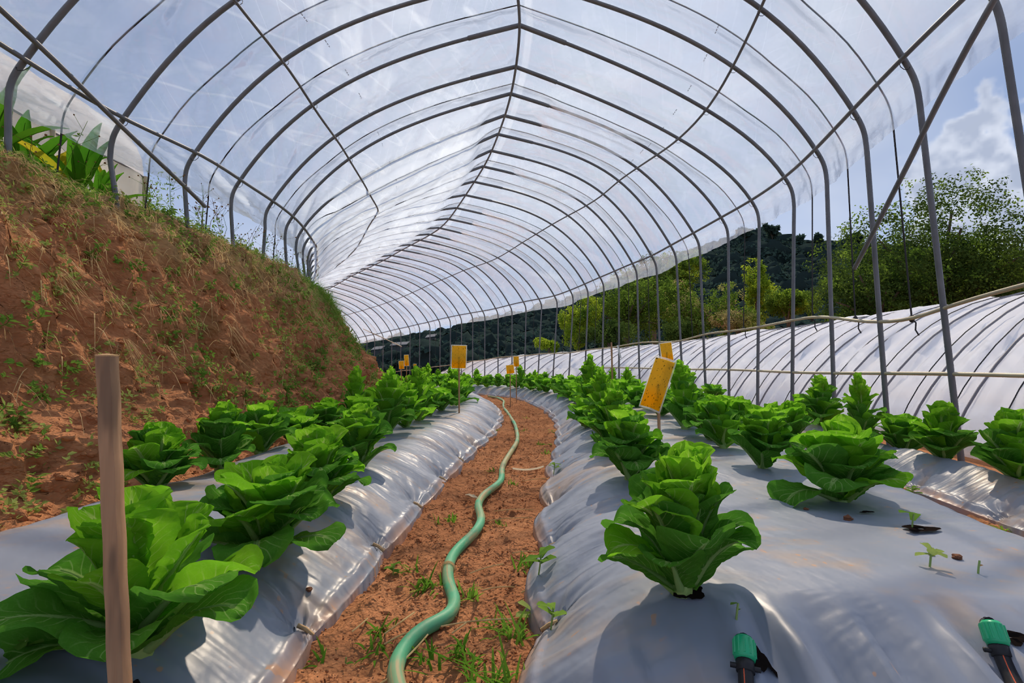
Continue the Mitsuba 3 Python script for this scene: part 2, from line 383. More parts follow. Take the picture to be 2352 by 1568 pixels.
scene['lettuce_outer'] = leaf_bsdf((0.050, 0.190, 0.024), (0.115, 0.340, 0.030), (0.36, 0.54, 0.18), 0.95)
scene['lettuce_mid'] = leaf_bsdf((0.125, 0.385, 0.016), (0.235, 0.560, 0.026), (0.48, 0.66, 0.20), 1.15)
scene['lettuce_inner'] = leaf_bsdf((0.190, 0.480, 0.018), (0.290, 0.620, 0.035), (0.46, 0.66, 0.15), 1.15)
scene['lettuce_stem'] = two({'type': 'principled', 'base_color': rgb(0.24, 0.36, 0.10), 'roughness': 0.5})


def plain_leaf(a, b, trans=0.8, f=6.0, rough=0.5):
    return {'type': 'principledthin', 'base_color': proc(lambda p, n, uv: mix(a, b, noise(p.x * f, p.y * f, p.z * f))), 'roughness': rough, 'diff_trans': trans, 'spec_trans': 0.0, 'eta': 1.4}


scene['weed_leaf'] = plain_leaf((0.09, 0.21, 0.03), (0.24, 0.40, 0.07), 0.85)
scene['weed_pale'] = plain_leaf((0.22, 0.32, 0.06), (0.40, 0.50, 0.15), 0.9)
scene['grass_green'] = plain_leaf((0.08, 0.22, 0.02), (0.22, 0.42, 0.05), 0.9)
scene['dry_grass'] = plain_leaf((0.46, 0.33, 0.15), (0.80, 0.64, 0.36), 0.75, 30.0, 0.7)
scene['dry_dark'] = plain_leaf((0.14, 0.08, 0.04), (0.28, 0.17, 0.08), 0.4, 30.0, 0.8)
scene['canna_leaf'] = plain_leaf((0.035, 0.17, 0.012), (0.12, 0.33, 0.02), 1.0, 3.0, 0.35)
scene['canna_yellow'] = plain_leaf((0.32, 0.36, 0.02), (0.52, 0.42, 0.03), 1.0, 5.0, 0.4)
scene['tree_dark'] = plain_leaf((0.026, 0.060, 0.014), (0.105, 0.165, 0.036), 0.75, 2.2, 0.30)
scene['tree_mid'] = plain_leaf((0.080, 0.165, 0.022), (0.20, 0.31, 0.045), 1.0, 2.2, 0.38)
scene['tree_light'] = plain_leaf((0.16, 0.29, 0.020), (0.40, 0.50, 0.050), 1.1, 2.2, 0.42)
scene['tree_pink'] = plain_leaf((0.20, 0.30, 0.05), (0.55, 0.38, 0.22), 0.9, 1.6, 0.5)
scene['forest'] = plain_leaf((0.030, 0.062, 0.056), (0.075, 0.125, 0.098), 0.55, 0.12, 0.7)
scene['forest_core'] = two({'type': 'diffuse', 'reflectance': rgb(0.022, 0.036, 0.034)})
scene['bark'] = two({'type': 'principled', 'base_color': proc(lambda p, n, uv: mix((0.07, 0.05, 0.035), (0.18, 0.14, 0.10), fbm(p.x * 6, p.y * 6, p.z * 2))), 'roughness': 0.9})

# ------------------------------------------------------------------ ground, path, beds
PR = np.array([(-.06, -1.5), (-.02, -.6), (0, .3), (.056, 1.1), (.15, 2.2), (.35, 3.95), (.50, 5.5), (.53, 6.5), (.47, 7.5), (.33, 8.6), (.05, 10.1), (-.35, 11.2), (-1.0, 12.3), (-1.9, 13.3), (-3.4, 14.8), (-5.6, 17.2), (-8, 20.5)])
PL = np.array([(-.70, -1.5), (-.62, -.6), (-.56, .3), (-.51, 1.1), (-.44, 2.2), (-.295, 3.95), (-.17, 5.3), (-.15, 6.5), (-.22, 7.6), (-.42, 8.8), (-.75, 9.9), (-1.25, 10.9), (-2.0, 11.9), (-3.0, 12.8), (-4.5, 14.2), (-6.8, 16.6), (-9, 19.6)])


class Curve:
    def __init__(self, pts):
        d = spline(pts, 900)
        u = np.concatenate([[0], np.cumsum(np.linalg.norm(np.diff(d, axis=0), axis=1))])
        self.u, self.d, self.len = u, d, u[-1]
        t = norm(np.gradient(d, axis=0)); self.n = np.stack([t[:, 1], -t[:, 0]], 1)

    def at(self, s, off=0.0):
        """Point at arc length s, off metres to the right."""
        f = lambda a: np.interp(s, self.u, a)
        x, y, nx, ny = f(self.d[:, 0]), f(self.d[:, 1]), f(self.n[:, 0]), f(self.n[:, 1])
        return np.stack([x + off * nx, y + off * ny], -1)

    def s_of_y(self, y):
        return float(np.interp(y, self.d[:, 1], self.u))


cR, cL = Curve(PR), Curve(PL)


def put_structure(name, mesh, bsdf, label, **kw):
    k = put(name, mesh, bsdf, **kw); tag(k, label, kind='structure'); return k


gx = np.concatenate([np.linspace(-160, -12, 10), np.linspace(-10, 12, 23), np.linspace(14, 200, 14)])
gy = np.concatenate([np.linspace(-8, 26, 60), np.linspace(30, 180, 12)])
X, Y = np.meshgrid(gx, gy, indexing='ij')
put_structure('ground', (np.stack([X, Y, ground_z(X, Y) - 0.075], -1).reshape(-1, 3), grid_faces(len(gx), len(gy))[:, ::-1]), 'soil', 'bare red-brown soil under and around the plastic tunnel')


def soil_strip(a, b, s, name, label):
    """Trodden soil between the edge points a and b (n, 2) of two beds."""
    m = 72
    t = np.linspace(-0.22, 1.22, m)
    P = a[:, None] * (1 - t)[None, :, None] + b[:, None] * t[None, :, None]
    q = np.concatenate([P * 5, np.zeros(P.shape[:2] + (1,))], -1)
    z = (meshkit.fbm(q, 4, 2) - 0.5) * 0.055 + (meshkit.fbm(q * 5.5, 3, 4) - 0.5) * 0.030 + np.maximum(meshkit.noise(q * 9, 6) - 0.62, 0) * 0.05
    z += 0.02 * np.exp(-((t - 0.12) / 0.12) ** 2)[None] + 0.018 * np.exp(-((t - 0.9) / 0.12) ** 2)[None]
    out = np.maximum(np.maximum(-t, t - 1), 0)
    z += ground_z(P[..., 0], P[..., 1]) - 0.008 - 0.25 * out[None]
    put_structure(name, (np.concatenate([P, z[..., None]], -1).reshape(-1, 3), grid_faces(len(s), m)[:, ::-1]), 'soil', label, smooth=True)


sy = np.concatenate([np.linspace(-1.2, 5, 420), np.linspace(5.02, 13, 260), np.linspace(13.1, 19, 40)])
soil_strip(np.stack([np.interp(sy, cL.d[:, 1], cL.d[:, 0]), sy], 1), np.stack([np.interp(sy, cR.d[:, 1], cR.d[:, 0]), sy], 1), sy, 'path', 'trodden red-brown soil path winding between the two mulched beds')


def avail(s):
    p = cR.at(s); ls, w = to_local(p[:, 0], p[:, 1])
    return np.interp(s, s, 2.72 - w)


def bed_height(el, er):
    f = lambda e: 1 - np.clip(1 - np.maximum(e, 0) / 0.40, 0, 1) ** 2.1
    return 0.205 * np.minimum(f(el), f(er))


PEG = 0.56


def make_bed(name, curve, s, inner_off, width, label, seed, v_in=0.38):
    """Film from the curve shifted by inner_off, `width` (array over s) metres to the right (width < 0: to the left)."""
    m = 140
    sg = np.sign(width[0])
    W = np.abs(width)
    t = 0.5 - 0.5 * np.cos(np.linspace(0, np.pi, m)); t = 0.55 * t + 0.45 * np.linspace(0, 1, m)
    scal_a = 0.045 * np.abs(np.sin(np.pi * s / PEG)) ** 0.8 * (0.6 + 0.8 * meshkit.noise(np.stack([s * 1.3, s * 0 + seed, s * 0], -1)))
    scal_b = 0.045 * np.abs(np.sin(np.pi * s / PEG + 1.1)) ** 0.8
    off = inner_off + sg * (-scal_a[:, None] * (1 - t)[None] ** 6 + t[None] * W[:, None] + scal_b[:, None] * t[None] ** 6)
    base = np.stack([np.interp(s, curve.u, curve.d[:, k]) for k in (0, 1)], -1); nn = np.stack([np.interp(s, curve.u, curve.n[:, k]) for k in (0, 1)], -1)
    P = base[:, None] + nn[:, None] * off[..., None]
    el = t[None] * W[:, None] + 0 * off; er = (1 - t)[None] * W[:, None] + 0 * off
    e = np.minimum(el, er)
    z = bed_height(el, er)
    q = np.concatenate([P, 0 * P[..., :1] + seed], -1)
    side = np.clip(1 - e / 0.55, 0, 1)
    S = s[:, None] + 0 * e
    fold = meshkit.fbm(np.stack([S * 9 + e * 2.5, e * 2.2, 0 * e + seed], -1), 3, seed) - 0.5
    fine = meshkit.fbm(np.stack([S * 30 + e * 9, e * 5, 0 * e + seed], -1), 2, seed + 3) - 0.5
    z += fold * 0.032 * side ** 0.8 * np.clip(e / 0.05, 0.25, 1) + fine * 0.013 * np.clip(e / 0.05, 0.3, 1) * (0.10 + side)
    z += (meshkit.fbm(q * 1.7, 3, seed + 5) - 0.5) * 0.06 * np.clip(e / 0.2, 0, 1)
    ds = (S / PEG - np.round(S / PEG)) * PEG
    near_e = el if v_in > -1 else e
    rp = np.hypot(ds, near_e - 0.03); th = np.arctan2(ds, near_e - 0.03)
    peg_i = np.round(S / PEG)
    z += 0.010 * np.sin(th * (11 + (peg_i * 7) % 5) + peg_i * 2.1 + meshkit.noise(np.stack([S * 20, e * 20, 0 * e], -1), 3) * 3) * np.exp(-rp / 0.085) * np.clip(rp / 0.025, 0, 1) - 0.030 * np.exp(-(rp / 0.060) ** 2) * np.clip(e / 0.05, 0, 1)
    z += 0.010 * np.exp(-((el - 0.030) / 0.010) ** 2) * np.clip(1.2 - np.exp(-(rp / 0.05) ** 2), 0, 1)
    lift = 0.018 * np.abs(np.sin(np.pi * S / PEG)) * np.exp(-el / 0.05)
    if v_in < 0.3:   # the near end of the wide bed falls away in pleats
        nr = np.clip((1.06 - P[..., 1]) / 0.36, 0, 1)
        wq = np.stack([el * 26 + S * 1.5, S * 1.2, 0 * e], -1)
        z += -0.15 * nr ** 1.25 + (meshkit.fbm(wq, 3, 71) - 0.5) * 0.11 * np.clip(nr * 2.2, 0, 1) * np.clip(e / 0.3, 0, 1)
    z = np.maximum(z, 0.006) + lift + 0.012
    z[:, 0] -= 0.05; z[:, -1] -= 0.05
    z += ground_z(P[..., 0], P[..., 1])
    key = put(name, (np.concatenate([P, z[..., None]], -1).reshape(-1, 3), grid_faces(len(s), m)[:, ::-1] if sg > 0 else grid_faces(len(s), m)), 'mulch', smooth=True, uv=np.stack([e, S], -1).reshape(-1, 2))
    tag(key, label, 'mulched bed')
    BEDS.append((P, z))
    return key


BEDS = []
sA = np.concatenate([np.arange(0.0, 3.4, 0.010), np.arange(3.4, 6.5, 0.018), np.arange(6.5, 14, 0.05), np.arange(14, min(cL.len, cR.len) - 0.2, 0.12)])
wl = np.full(len(sA), -1.27)
bed_left = make_bed('mulched_bed', cL, sA, 0.0, wl, 'silver plastic mulch bed between the red earth bank and the soil path', 3)
av = avail(sA)
bed_mid = make_bed('mulched_bed', cR, sA, 0.0, np.clip(np.minimum(1.67, av), 0.7, 1.67), 'wide silver plastic mulch bed right of the path, with green hose fittings on it', 7, 0.2)
ok = sA < 11.0
w3 = np.clip(av[ok] - 1.94, 0.46, 1.0)
bed_right = make_bed('mulched_bed', cR, sA[ok], 1.94, w3, 'narrow silver plastic mulch bed along the right-hand posts of the tunnel', 11)
s2 = sA[sA < 9.5]
a2, b2 = cR.at(s2, 1.64), cR.at(s2, 1.97)
soil_strip(a2, b2, s2, 'path', 'narrow strip of bare soil between the wide bed and the narrow right bed')
from scipy.spatial import cKDTree
_bedpts = np.concatenate([np.concatenate([P.reshape(-1, 2), z.reshape(-1, 1)], 1) for P, z in BEDS])
_bedtree = cKDTree(_bedpts[:, :2])


def top_z(x, y):
    """Height of the bed film (or the path) under a point."""
    d, k = _bedtree.query([x, y])
    return float(_bedpts[k, 2]) if d < 0.12 else float(ground_z(x, y)) + 0.0


# ------------------------------------------------------------------ the earth bank
_bd = np.array([-9, -3, -1, 0, .15, .35, .5, .65, .85, 1.1, 1.4, 1.8, 2.2]); _bz = np.array([2.5, 2.2, 2.05, 1.93, 1.83, 1.55, 1.18, .80, .42, .16, .03, -.03, -.07])
_bank = PchipInterpolator(_bd, _bz)


def bank_z(s, d):
    bulge = 0.12 + 0.34 * np.clip((s - 2.5) / 3.0, 0, 1)
    dd = np.where(d > 0, d / (1 + bulge * np.clip(d, 0, 1.0) * 1.05), d)
    drop = np.clip((s - 9.5) / 3.0, 0, 1)
    return _bank(np.clip(dd, -9, 2.2)) * (1 - 0.12 * drop) + np.interp(s, S_IDX, np.minimum(0, HOOPS[:, 2] + 0.05))


def bank_point(s, d):
    s, d = np.broadcast_arrays(np.asarray(s, float), np.asarray(d, float))
    P = lp(s, -2.95 + d, bank_z(s, d))
    n = norm(np.stack([0.75 + 0 * d, -0.1 + 0 * d, 0.45 + 0 * d], -1))
    face = np.clip((d + 0.3) / 0.5, 0.25, 1) * np.clip((1.75 - d) / 0.5, 0.05, 1)
    q = P * np.array([1, 1, 1.0])
    g = (meshkit.fbm(q * np.array([2.4, 2.4, 0.9]), 4, 21) - 0.5) * 0.42 + (meshkit.fbm(q * np.array([7, 7, 4.0]), 4, 22) - 0.5) * 0.20 + (meshkit.fbm(q * 24, 3, 23) - 0.5) * 0.055
    r = np.abs(meshkit.fbm(q * np.array([3.5, 3.5, 1.6]), 4, 29) - 0.5) * -0.34 + 0.05 + np.abs(meshkit.fbm(q * np.array([13, 13, 10.]), 3, 33) - 0.5) * 0.16 - 0.02
    return P + n * ((g + r) * face)[..., None]


bs = np.concatenate([np.arange(-3, 9.5, 0.035), np.arange(9.5, 13, 0.08), np.arange(13, 34, 0.5)])
bd = np.concatenate([np.array([-9, -7, -5, -4, -3, -2.4, -1.9, -1.5, -1.2, -1.0, -.85, -.7, -.55, -.45]), np.arange(-.36, 1.9, 0.021), [1.95, 2.05, 2.2]])
Sg, Dg = np.meshgrid(bs, bd, indexing='ij')
BP = bank_point(Sg, Dg)
put_structure('earth_bank', (BP.reshape(-1, 3), grid_faces(len(bs), len(bd))[:, ::-1]), 'bank_soil', 'steep cut bank of red earth on the left, overgrown along its top', smooth=True)

# ------------------------------------------------------------------ hill with forest beyond
_cx = np.array([-1200, 300, 700, 800, 1000, 1200, 1400, 1500, 1600, 1690, 1760, 1830, 1950, 2050, 2352, 3200]); _cy = np.array([836, 832, 812, 802, 758, 718, 655, 615, 566, 538, 528, 548, 552, 566, 610, 720])


def hill_z(az, r):
    u = np.tan(az) * 1150 + 1176
    zc = 0.7 + (836 - np.interp(u, _cx, _cy)) / 1150 * 150 * np.cos(az) - 4.0
    t = np.clip((r - 45) / 105, 0, 1)
    return -1.2 + (np.maximum(zc, 0) + 1.2) * (t ** 1.15) * (1 - 0.25 * np.clip((r - 150) / 90, 0, 1))


ha, hr = np.radians(np.linspace(-62, 66, 110)), np.concatenate([np.linspace(40, 160, 40), [180, 210, 240]])
A, Rr = np.meshgrid(ha, hr, indexing='ij')
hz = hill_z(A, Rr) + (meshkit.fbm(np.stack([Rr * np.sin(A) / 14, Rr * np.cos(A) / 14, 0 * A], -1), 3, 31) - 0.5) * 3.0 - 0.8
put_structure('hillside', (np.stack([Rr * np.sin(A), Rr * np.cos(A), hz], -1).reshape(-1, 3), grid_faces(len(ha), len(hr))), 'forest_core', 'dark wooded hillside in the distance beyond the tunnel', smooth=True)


def crown(centre, r, n, seed, leaf, squash=0.8, lobes=7):
    """Leaves scattered over the lobes of a crown."""
    g = np.random.default_rng(seed)
    lc = g.normal(size=(lobes, 3)); lc = norm(lc) * (g.random((lobes, 1)) ** 0.5) * r * 0.74; lc[:, 2] *= squash
    lr = r * g.uniform(0.28, 0.48, lobes)
    nc = max(8, n // 26)
    kc = g.integers(0, lobes, nc); dc = norm(g.normal(size=(nc, 3))); rc = lr[kc] * (0.55 + 0.47 * g.random(nc) ** 0.7)
    pc = lc[kc] + dc * rc[:, None] * np.array([1, 1, squash])
    ci = g.integers(0, nc, n)
    d = norm(g.normal(size=(n, 3)) + dc[ci] * 0.8)
    p = centre + pc[ci] + d * (0.085 * r + 0.05) * (g.random((n, 1)) ** 0.5)
    nor = norm(d + g.normal(size=(n, 3)) * 0.55 + np.array([0, 0, 0.35]))
    dr_ = norm(np.cross(nor, g.normal(size=(n, 3))))
    return leaflets2(p, dr_, nor, leaf * g.uniform(0.7, 1.35, n), leaf * 0.62 * g.uniform(0.8, 1.2, n)), lc + centre, lr


ico = trimesh.creation.icosphere(2); icoV, icoF = tm(ico)
cores, foli = [], []
g = np.random.default_rng(77)
n_f = 1500
az = np.radians(g.uniform(-24, 50, n_f)); rr = np.sqrt(g.uniform(52 ** 2, 152 ** 2, n_f)); rr[:260] = g.uniform(140, 156, 260)
for k in range(n_f):
    r = g.uniform(1.9, 3.8) * (0.75 + rr[k] / 300)
    c = np.array([rr[k] * math.sin(az[k]), rr[k] * math.cos(az[k]), float(hill_z(az[k], rr[k])) + r * 0.25])
    s3 = np.array([1, 1, g.uniform(0.7, 1.15)])
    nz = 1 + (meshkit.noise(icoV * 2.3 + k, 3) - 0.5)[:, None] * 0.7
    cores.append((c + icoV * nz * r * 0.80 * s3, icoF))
    n = int(230 if rr[k] < 110 else 190)
    d = norm(g.normal(size=(n, 3))); d[:, 2] = np.abs(d[:, 2]) * 0.9 - 0.15
    lump = 0.9 + 0.35 * (meshkit.noise(d * 2.4 + k * 3.1, 9) - 0.3)
    p = c + d * (r * lump)[:, None] * s3
    foli.append(leaflets2(p - r * 0.06, norm(np.cross(d, g.normal(size=(n, 3)))), norm(d + g.normal(size=(n, 3)) * 0.6), r * g.uniform(0.13, 0.25, n), r * 0.13))
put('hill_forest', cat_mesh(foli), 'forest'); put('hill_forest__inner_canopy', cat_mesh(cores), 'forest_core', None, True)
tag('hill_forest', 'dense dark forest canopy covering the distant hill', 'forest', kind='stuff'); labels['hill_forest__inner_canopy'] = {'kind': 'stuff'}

# ------------------------------------------------------------------ the tunnel
RAD = 0.018
SECT = {i: section(float(i)) for i in range(-3, 36)}


def frame(s, pts):
    return lp(np.full(len(pts), float(s)), pts[:, 0], pts[:, 1])


for i in range(-1, 36):
    sec = SECT[i]; h = hoop(float(i))
    gz = float(ground_z(*lp(i, 3.0, 0)[:2])) - 0.05
    zl = float(bank_z(float(i), np.array(0.06))) - 0.08
    right_leg = np.stack([np.linspace(sec[-1, 0], h[12] + h[15] * (h[13] - gz) + 0.03, 8), np.linspace(sec[-1, 1], gz, 8)], 1)[1:]
    zl = min(zl, sec[0, 1] - 0.12)
    left_leg = np.stack([np.linspace(h[4] + h[14] * (h[5] - zl), sec[0, 0], 5), np.linspace(zl, sec[0, 1], 5)], 1)[:-1]
    nL = len(sec) // 2
    pts = np.vstack([left_leg, sec, right_leg])
    m = len(left_leg)
    k = thing('tunnel_hoop', f'grey steel arch hoop of the plastic tunnel, {nth(i + 2)} from the camera' if i >= 0 else 'grey steel arch hoop of the plastic tunnel right beside the camera', 'tunnel hoop', 'arched steel hoops of the tunnel')
    put('hoop_tube', tube(frame(i, pts), RAD, 8), 'steel', k, True)
    if i < 26:
        c = nL
        put('ridge_sleeve', tube(frame(i, sec[c - 4:c + 5]), RAD + 0.006, 8), 'steel', k, True)
    if -1 <= i < 12:
        for sg, pos in ((1, h[12:14]), (-1, h[4:6]), (1, h[10:12]), (-1, h[6:8])):
            a = np.linspace(0, 2 * np.pi, 9)
            loop = np.stack([i + 0 * a + np.sin(a) * 0.045, pos[0] + np.cos(a) * 0.03, pos[1] - 0.03 + np.cos(a) * 0.01 * sg + np.sin(a) * 0.045], 1)
            put('wire_tie', tube(lp(loop[:, 0], loop[:, 1], loop[:, 2]), 0.0022, 4, False), 'rope_black', k)


def long_pipe(name, wcol, zcol, off, r, label, s0=-1.5, s1=35.4, wob=0.0, bs='steel', seed=0):
    s = np.linspace(s0, s1, int((s1 - s0) * 4))
    h = hoop(s)
    w = h[:, wcol] + off[0]; z = h[:, zcol] + off[1]
    if wob:
        w = w + (meshkit.noise(np.stack([s * 0.7, s * 0 + seed, s * 0], -1)) - 0.5) * wob; z = z + (meshkit.noise(np.stack([s * 0.7, s * 0 + seed, s * 0 + 4], -1)) - 0.5) * wob
    k = put(name, tube(lp(s, w, z), r, 8), bs, None, True); tag(k, label, 'pipe')
    return k


long_pipe('ridge_pipe', 8, 9, (0, -0.036), 0.015, 'thin grey pipe running along the ridge under the tunnel roof')
long_pipe('purlin_pipe', 6, 7, (0.03, -0.090), 0.012, 'thin grey pipe under the left slope of the tunnel roof')
long_pipe('purlin_pipe', 10, 11, (-0.02, -0.030), 0.012, 'thin grey pipe under the right slope of the tunnel roof')
long_pipe('eave_pipe', 4, 5, (0.036, -0.005), 0.0155, 'grey pipe along the left eave of the tunnel above the bank')
long_pipe('eave_pipe', 12, 13, (-0.036, -0.005), 0.0155, 'grey pipe along the right eave of the tunnel')
# loose rails tied to the right-hand legs
RAIL_S = [-1, 0, 1, 1.5, 2, 2.5, 3, 4, 5, 6, 7, 8, 10, 13, 16, 19, 24, 30, 35]
RAIL_Z = [1.22, 1.14, 1.05, 1.02, 1.035, 1.075, 1.12, 1.14, 1.145, 1.13, 1.115, 1.085, 1.09, 1.01, .97, .9, .62, .3, .1]
s_r = np.linspace(-1, 35, 180)
rail_z = CubicSpline(RAIL_S, RAIL_Z)


def leg_w(s, z):
    h = hoop(s)
    return h[..., 12] + 0.085 + h[..., 15] * (h[..., 13] - z)


z1 = rail_z(s_r) + 0.012 * np.sin(s_r * 2.1)
k = put('side_rail', tube(lp(s_r, leg_w(s_r, z1) - 0.04, z1), 0.0135, 8), 'bamboo', None, True); tag(k, 'wavy pale rail tied to the right-hand posts at waist height', 'rail')
s_r2 = np.linspace(-1, 12, 70); z2 = 0.635 + 0.006 * np.sin(s_r2 * 1.3) + hoop(s_r2)[:, 2] * 0.3
k = put('side_rail', tube(lp(s_r2, leg_w(s_r2, z2) - 0.04, z2), 0.013, 8), 'bamboo', None, True); tag(k, 'straight bamboo rail low on the right-hand posts just above the lettuces', 'rail')
# braces
k = put('brace_pipe', tube(lp(np.linspace(-0.6, 3.15, 12), np.linspace(-2.70, -2.76, 12), np.interp(np.linspace(-0.6, 3.15, 12), [-.6, 1, 3.15], [2.92, 2.62, 2.12])), 0.0165, 8), 'steel', None, True); tag(k, 'grey brace pipe slanting down across the left posts over the bank', 'pipe')
sb = np.linspace(-0.15, 2.2, 12)
k = put('brace_pipe', tube(lp(sb, np.interp(sb, [-.15, 0, 1, 2.2], [2.64, 2.64, 2.74, 2.80]), np.interp(sb, [-.15, 0, 1, 2.2], [2.56, 2.46, 2.02, 1.46])), 0.0165, 8), 'steel', None, True); tag(k, 'grey brace pipe slanting down across the nearest right posts', 'pipe')
sb = np.linspace(32.2, 27.6, 8)
k = put('brace_pipe', tube(lp(sb, np.full(8, 2.85), np.linspace(2.40, 1.45, 8)), 0.022, 6), 'bamboo', None, True); tag(k, 'pale slanting pole at the far left end of the tunnel', 'pole')

# film over the hoops
fs = np.concatenate([np.arange(-2.6, 12, 0.05), np.arange(12, 35.3, 0.1)])
up = lambda a: np.stack([np.interp(np.linspace(0, len(a) - 1, 2 * len(a) - 1), np.arange(len(a)), a[:, c]) for c in (0, 1)], 1)
ROPES = [1.5, 2.5, 3.5, 5.5, 7.5, 9.5, 10.5, 12.5, 13.5, 14.5, 16.5, 18.5, 20.5, 22.5, 24.5, 26.5, 28.5, 30.5]
UNDER_R = {6: .9, 7: .9, 10: .9, 13: 0.7, 14: .8, 15: .8, 16: .6, 19: .3}


def film_profile(s, extra=0.0):
    sec = up(section(s)); t = np.linspace(0, 1, len(sec))
    tan = norm(np.gradient(sec, axis=0)); nrm = np.stack([-tan[:, 1], tan[:, 0]], 1)
    nrm[len(sec) // 2] = (0, 1)
    o = np.full(len(sec), RAD + 0.008)
    roof = np.clip((t - 0.16) / 0.05, 0, 1) * np.clip((0.84 - t) / 0.05, 0, 1)
    pr = max([math.exp(-((s - r) / 0.16) ** 2) for r in ROPES])
    o -= (0.045 * pr + 0.018 * math.sin(math.pi * (s % 1.0)) ** 2) * (0.35 + 0.65 * roof)
    lf = np.clip((s - 6.3) / 0.8, 0, 1) * np.clip((t - 0.17 + 0.08 * min(max(s - 7.2, 0), 1)) / 0.04, 0, 1) * np.clip((0.475 - t) / 0.03, 0, 1)
    o -= 0.088 * lf
    un = max([v * math.exp(-((s - i) / 0.45) ** 4) for i, v in UNDER_R.items()])
    o -= 0.10 * un * np.clip((t - 0.55) / 0.03, 0, 1) * np.clip((0.72 - t) / 0.05, 0, 1)
    return sec, nrm, o + extra, t


FV, FUV = [], []
for s in fs:
    sec, nrm, o, t = film_profile(float(s))
    left = t < 0.5
    wr = meshkit.fbm(np.stack([s * 2.6 + t * 14 * np.where(left, 1, 0.35), t * 46 + s * 2.2, 0 * t], -1), 3, 41) - 0.5
    wr2 = meshkit.fbm(np.stack([s * 7 + 0 * t, t * 10, 0 * t + 3], -1), 3, 43) - 0.5
    skirt = np.clip((0.10 - np.minimum(t, 1 - t)) / 0.10, 0, 1)
    o = o + wr * np.where(left, 0.055, 0.024) + wr2 * 0.014 + skirt * wr2 * 0.05
    p = sec + nrm * o[:, None]
    p[[0, -1], 1] += 0.05 * (meshkit.noise(np.array([[s * 0.9, 0, 5.0], [s * 0.9, 0, 9.0]])) - 0.5) + 0.0
    FV.append(frame(s, p)); FUV.append(np.stack([0 * t + s, t], 1))
nf = len(FV[0])
film_key = put('plastic_roof_film', (np.vstack(FV), grid_faces(len(fs), nf)), 'film', None, True, uv=np.vstack(FUV))
tag(film_key, 'clear wrinkled plastic film stretched over the arched tunnel frame', 'plastic film')
for r in ROPES:
    sec, nrm, o, t = film_profile(r, 0.014)
    p = sec + nrm * o[:, None]
    near = r < 6
    wv = float(p[-1, 0]); zr = float(rail_z(r))
    down = np.stack([np.linspace(wv, float(leg_w(np.array(r), zr)) - 0.02, 6), np.linspace(p[-1, 1], zr, 6)], 1)[1:]
    zb = max(float(bank_z(r, np.array(0.02))), p[0, 1] - 0.7)
    dl = np.stack([np.linspace(p[0, 0] - 0.02, p[0, 0], 4), np.linspace(zb, p[0, 1], 4)], 1)[:-1]
    k = thing('film_rope', f'thin black rope holding the roof film down, {nth(ROPES.index(r) + 1)} from the camera', 'rope', 'film ropes over the tunnel')
    put('cord', tube(frame(r, np.vstack([dl, p[::2], down])), 0.0058 if near else 0.0065, 5), 'rope_black', k, True)
    if near:
        e = frame(r, down[-1:])[0]
        put('knot', tm(trimesh.creation.icosphere(1, 0.022)), 'rope_black', k); scene[f'{k}__knot']['to_world'] = T().translate([float(x) for x in e]).scale([0.8, 0.9, 1.3])
        put('loose_end', tube(e + np.array([[0, 0, 0], [.02, -.01, -.03], [.015, -.01, -.08], [.03, -.02, -.12]]), 0.005, 5), 'rope_black', k)
# faint print on the film, every metre or so, beside the purlins
for i, s in enumerate(np.arange(1.85, 8.2, 0.62)):
    for sg in (1, -1):
        sec, nrm, o, t = film_profile(float(s), -0.010)
        j = int(len(t) * (0.715 if sg > 0 else 0.30)); V = []; Fq = []
        for c in range(9):
            if c in (3, 6): continue
            a, b = s + 0.018 * c, s + 0.018 * c + 0.011
            q = [(a, j), (b, j), (b, j + 0.14), (a, j + 0.14)]
            pts = []
            for (ss, jj) in q:
                j0 = int(jj); fr = jj - j0; pp = (sec[j0] + nrm[j0] * o[j0]) * (1 - fr) + (sec[j0 + 1] + nrm[j0 + 1] * o[j0 + 1]) * fr
                pts.append(lp(ss, pp[0], pp[1]))
            Fq.append([len(V) + x for x in range(4)]); V += pts
        put('print_mark', (np.array(V), np.array(Fq)), 'print_ink', film_key)
scene['print_ink'] = two({'type': 'diffuse', 'reflectance': rgb(0.22, 0.23, 0.28)})

# ------------------------------------------------------------------ low white tunnel next door, on the right
N0, N1 = -3.0, 30.0


def low_section(s, n=40, extra=0.0):
    h = hoop(s)
    sc = 1.0 if s < 25 else math.sqrt(max(1 - ((s - 25) / 5.1) ** 2, 0.0004))
    top = float(np.interp(s, [-3, 0, 2, 5, 8, 12, 17, 24, 30], [1.92, 1.86, 1.66, 1.54, 1.47, 1.38, 1.30, 1.22, 1.15])) * sc
    hw = 2.25 * (0.55 + 0.45 * sc)
    a = np.linspace(np.pi, 0, n)
    c = h[12] + 0.95 + 2.25
    ca, sa = np.cos(a), np.sin(a)
    w = c + (hw + extra) * np.sign(ca) * np.abs(ca) ** 1.0; z = (top + extra) * np.abs(sa) ** 1.55
    return np.stack([w, z + h[2]], 1)


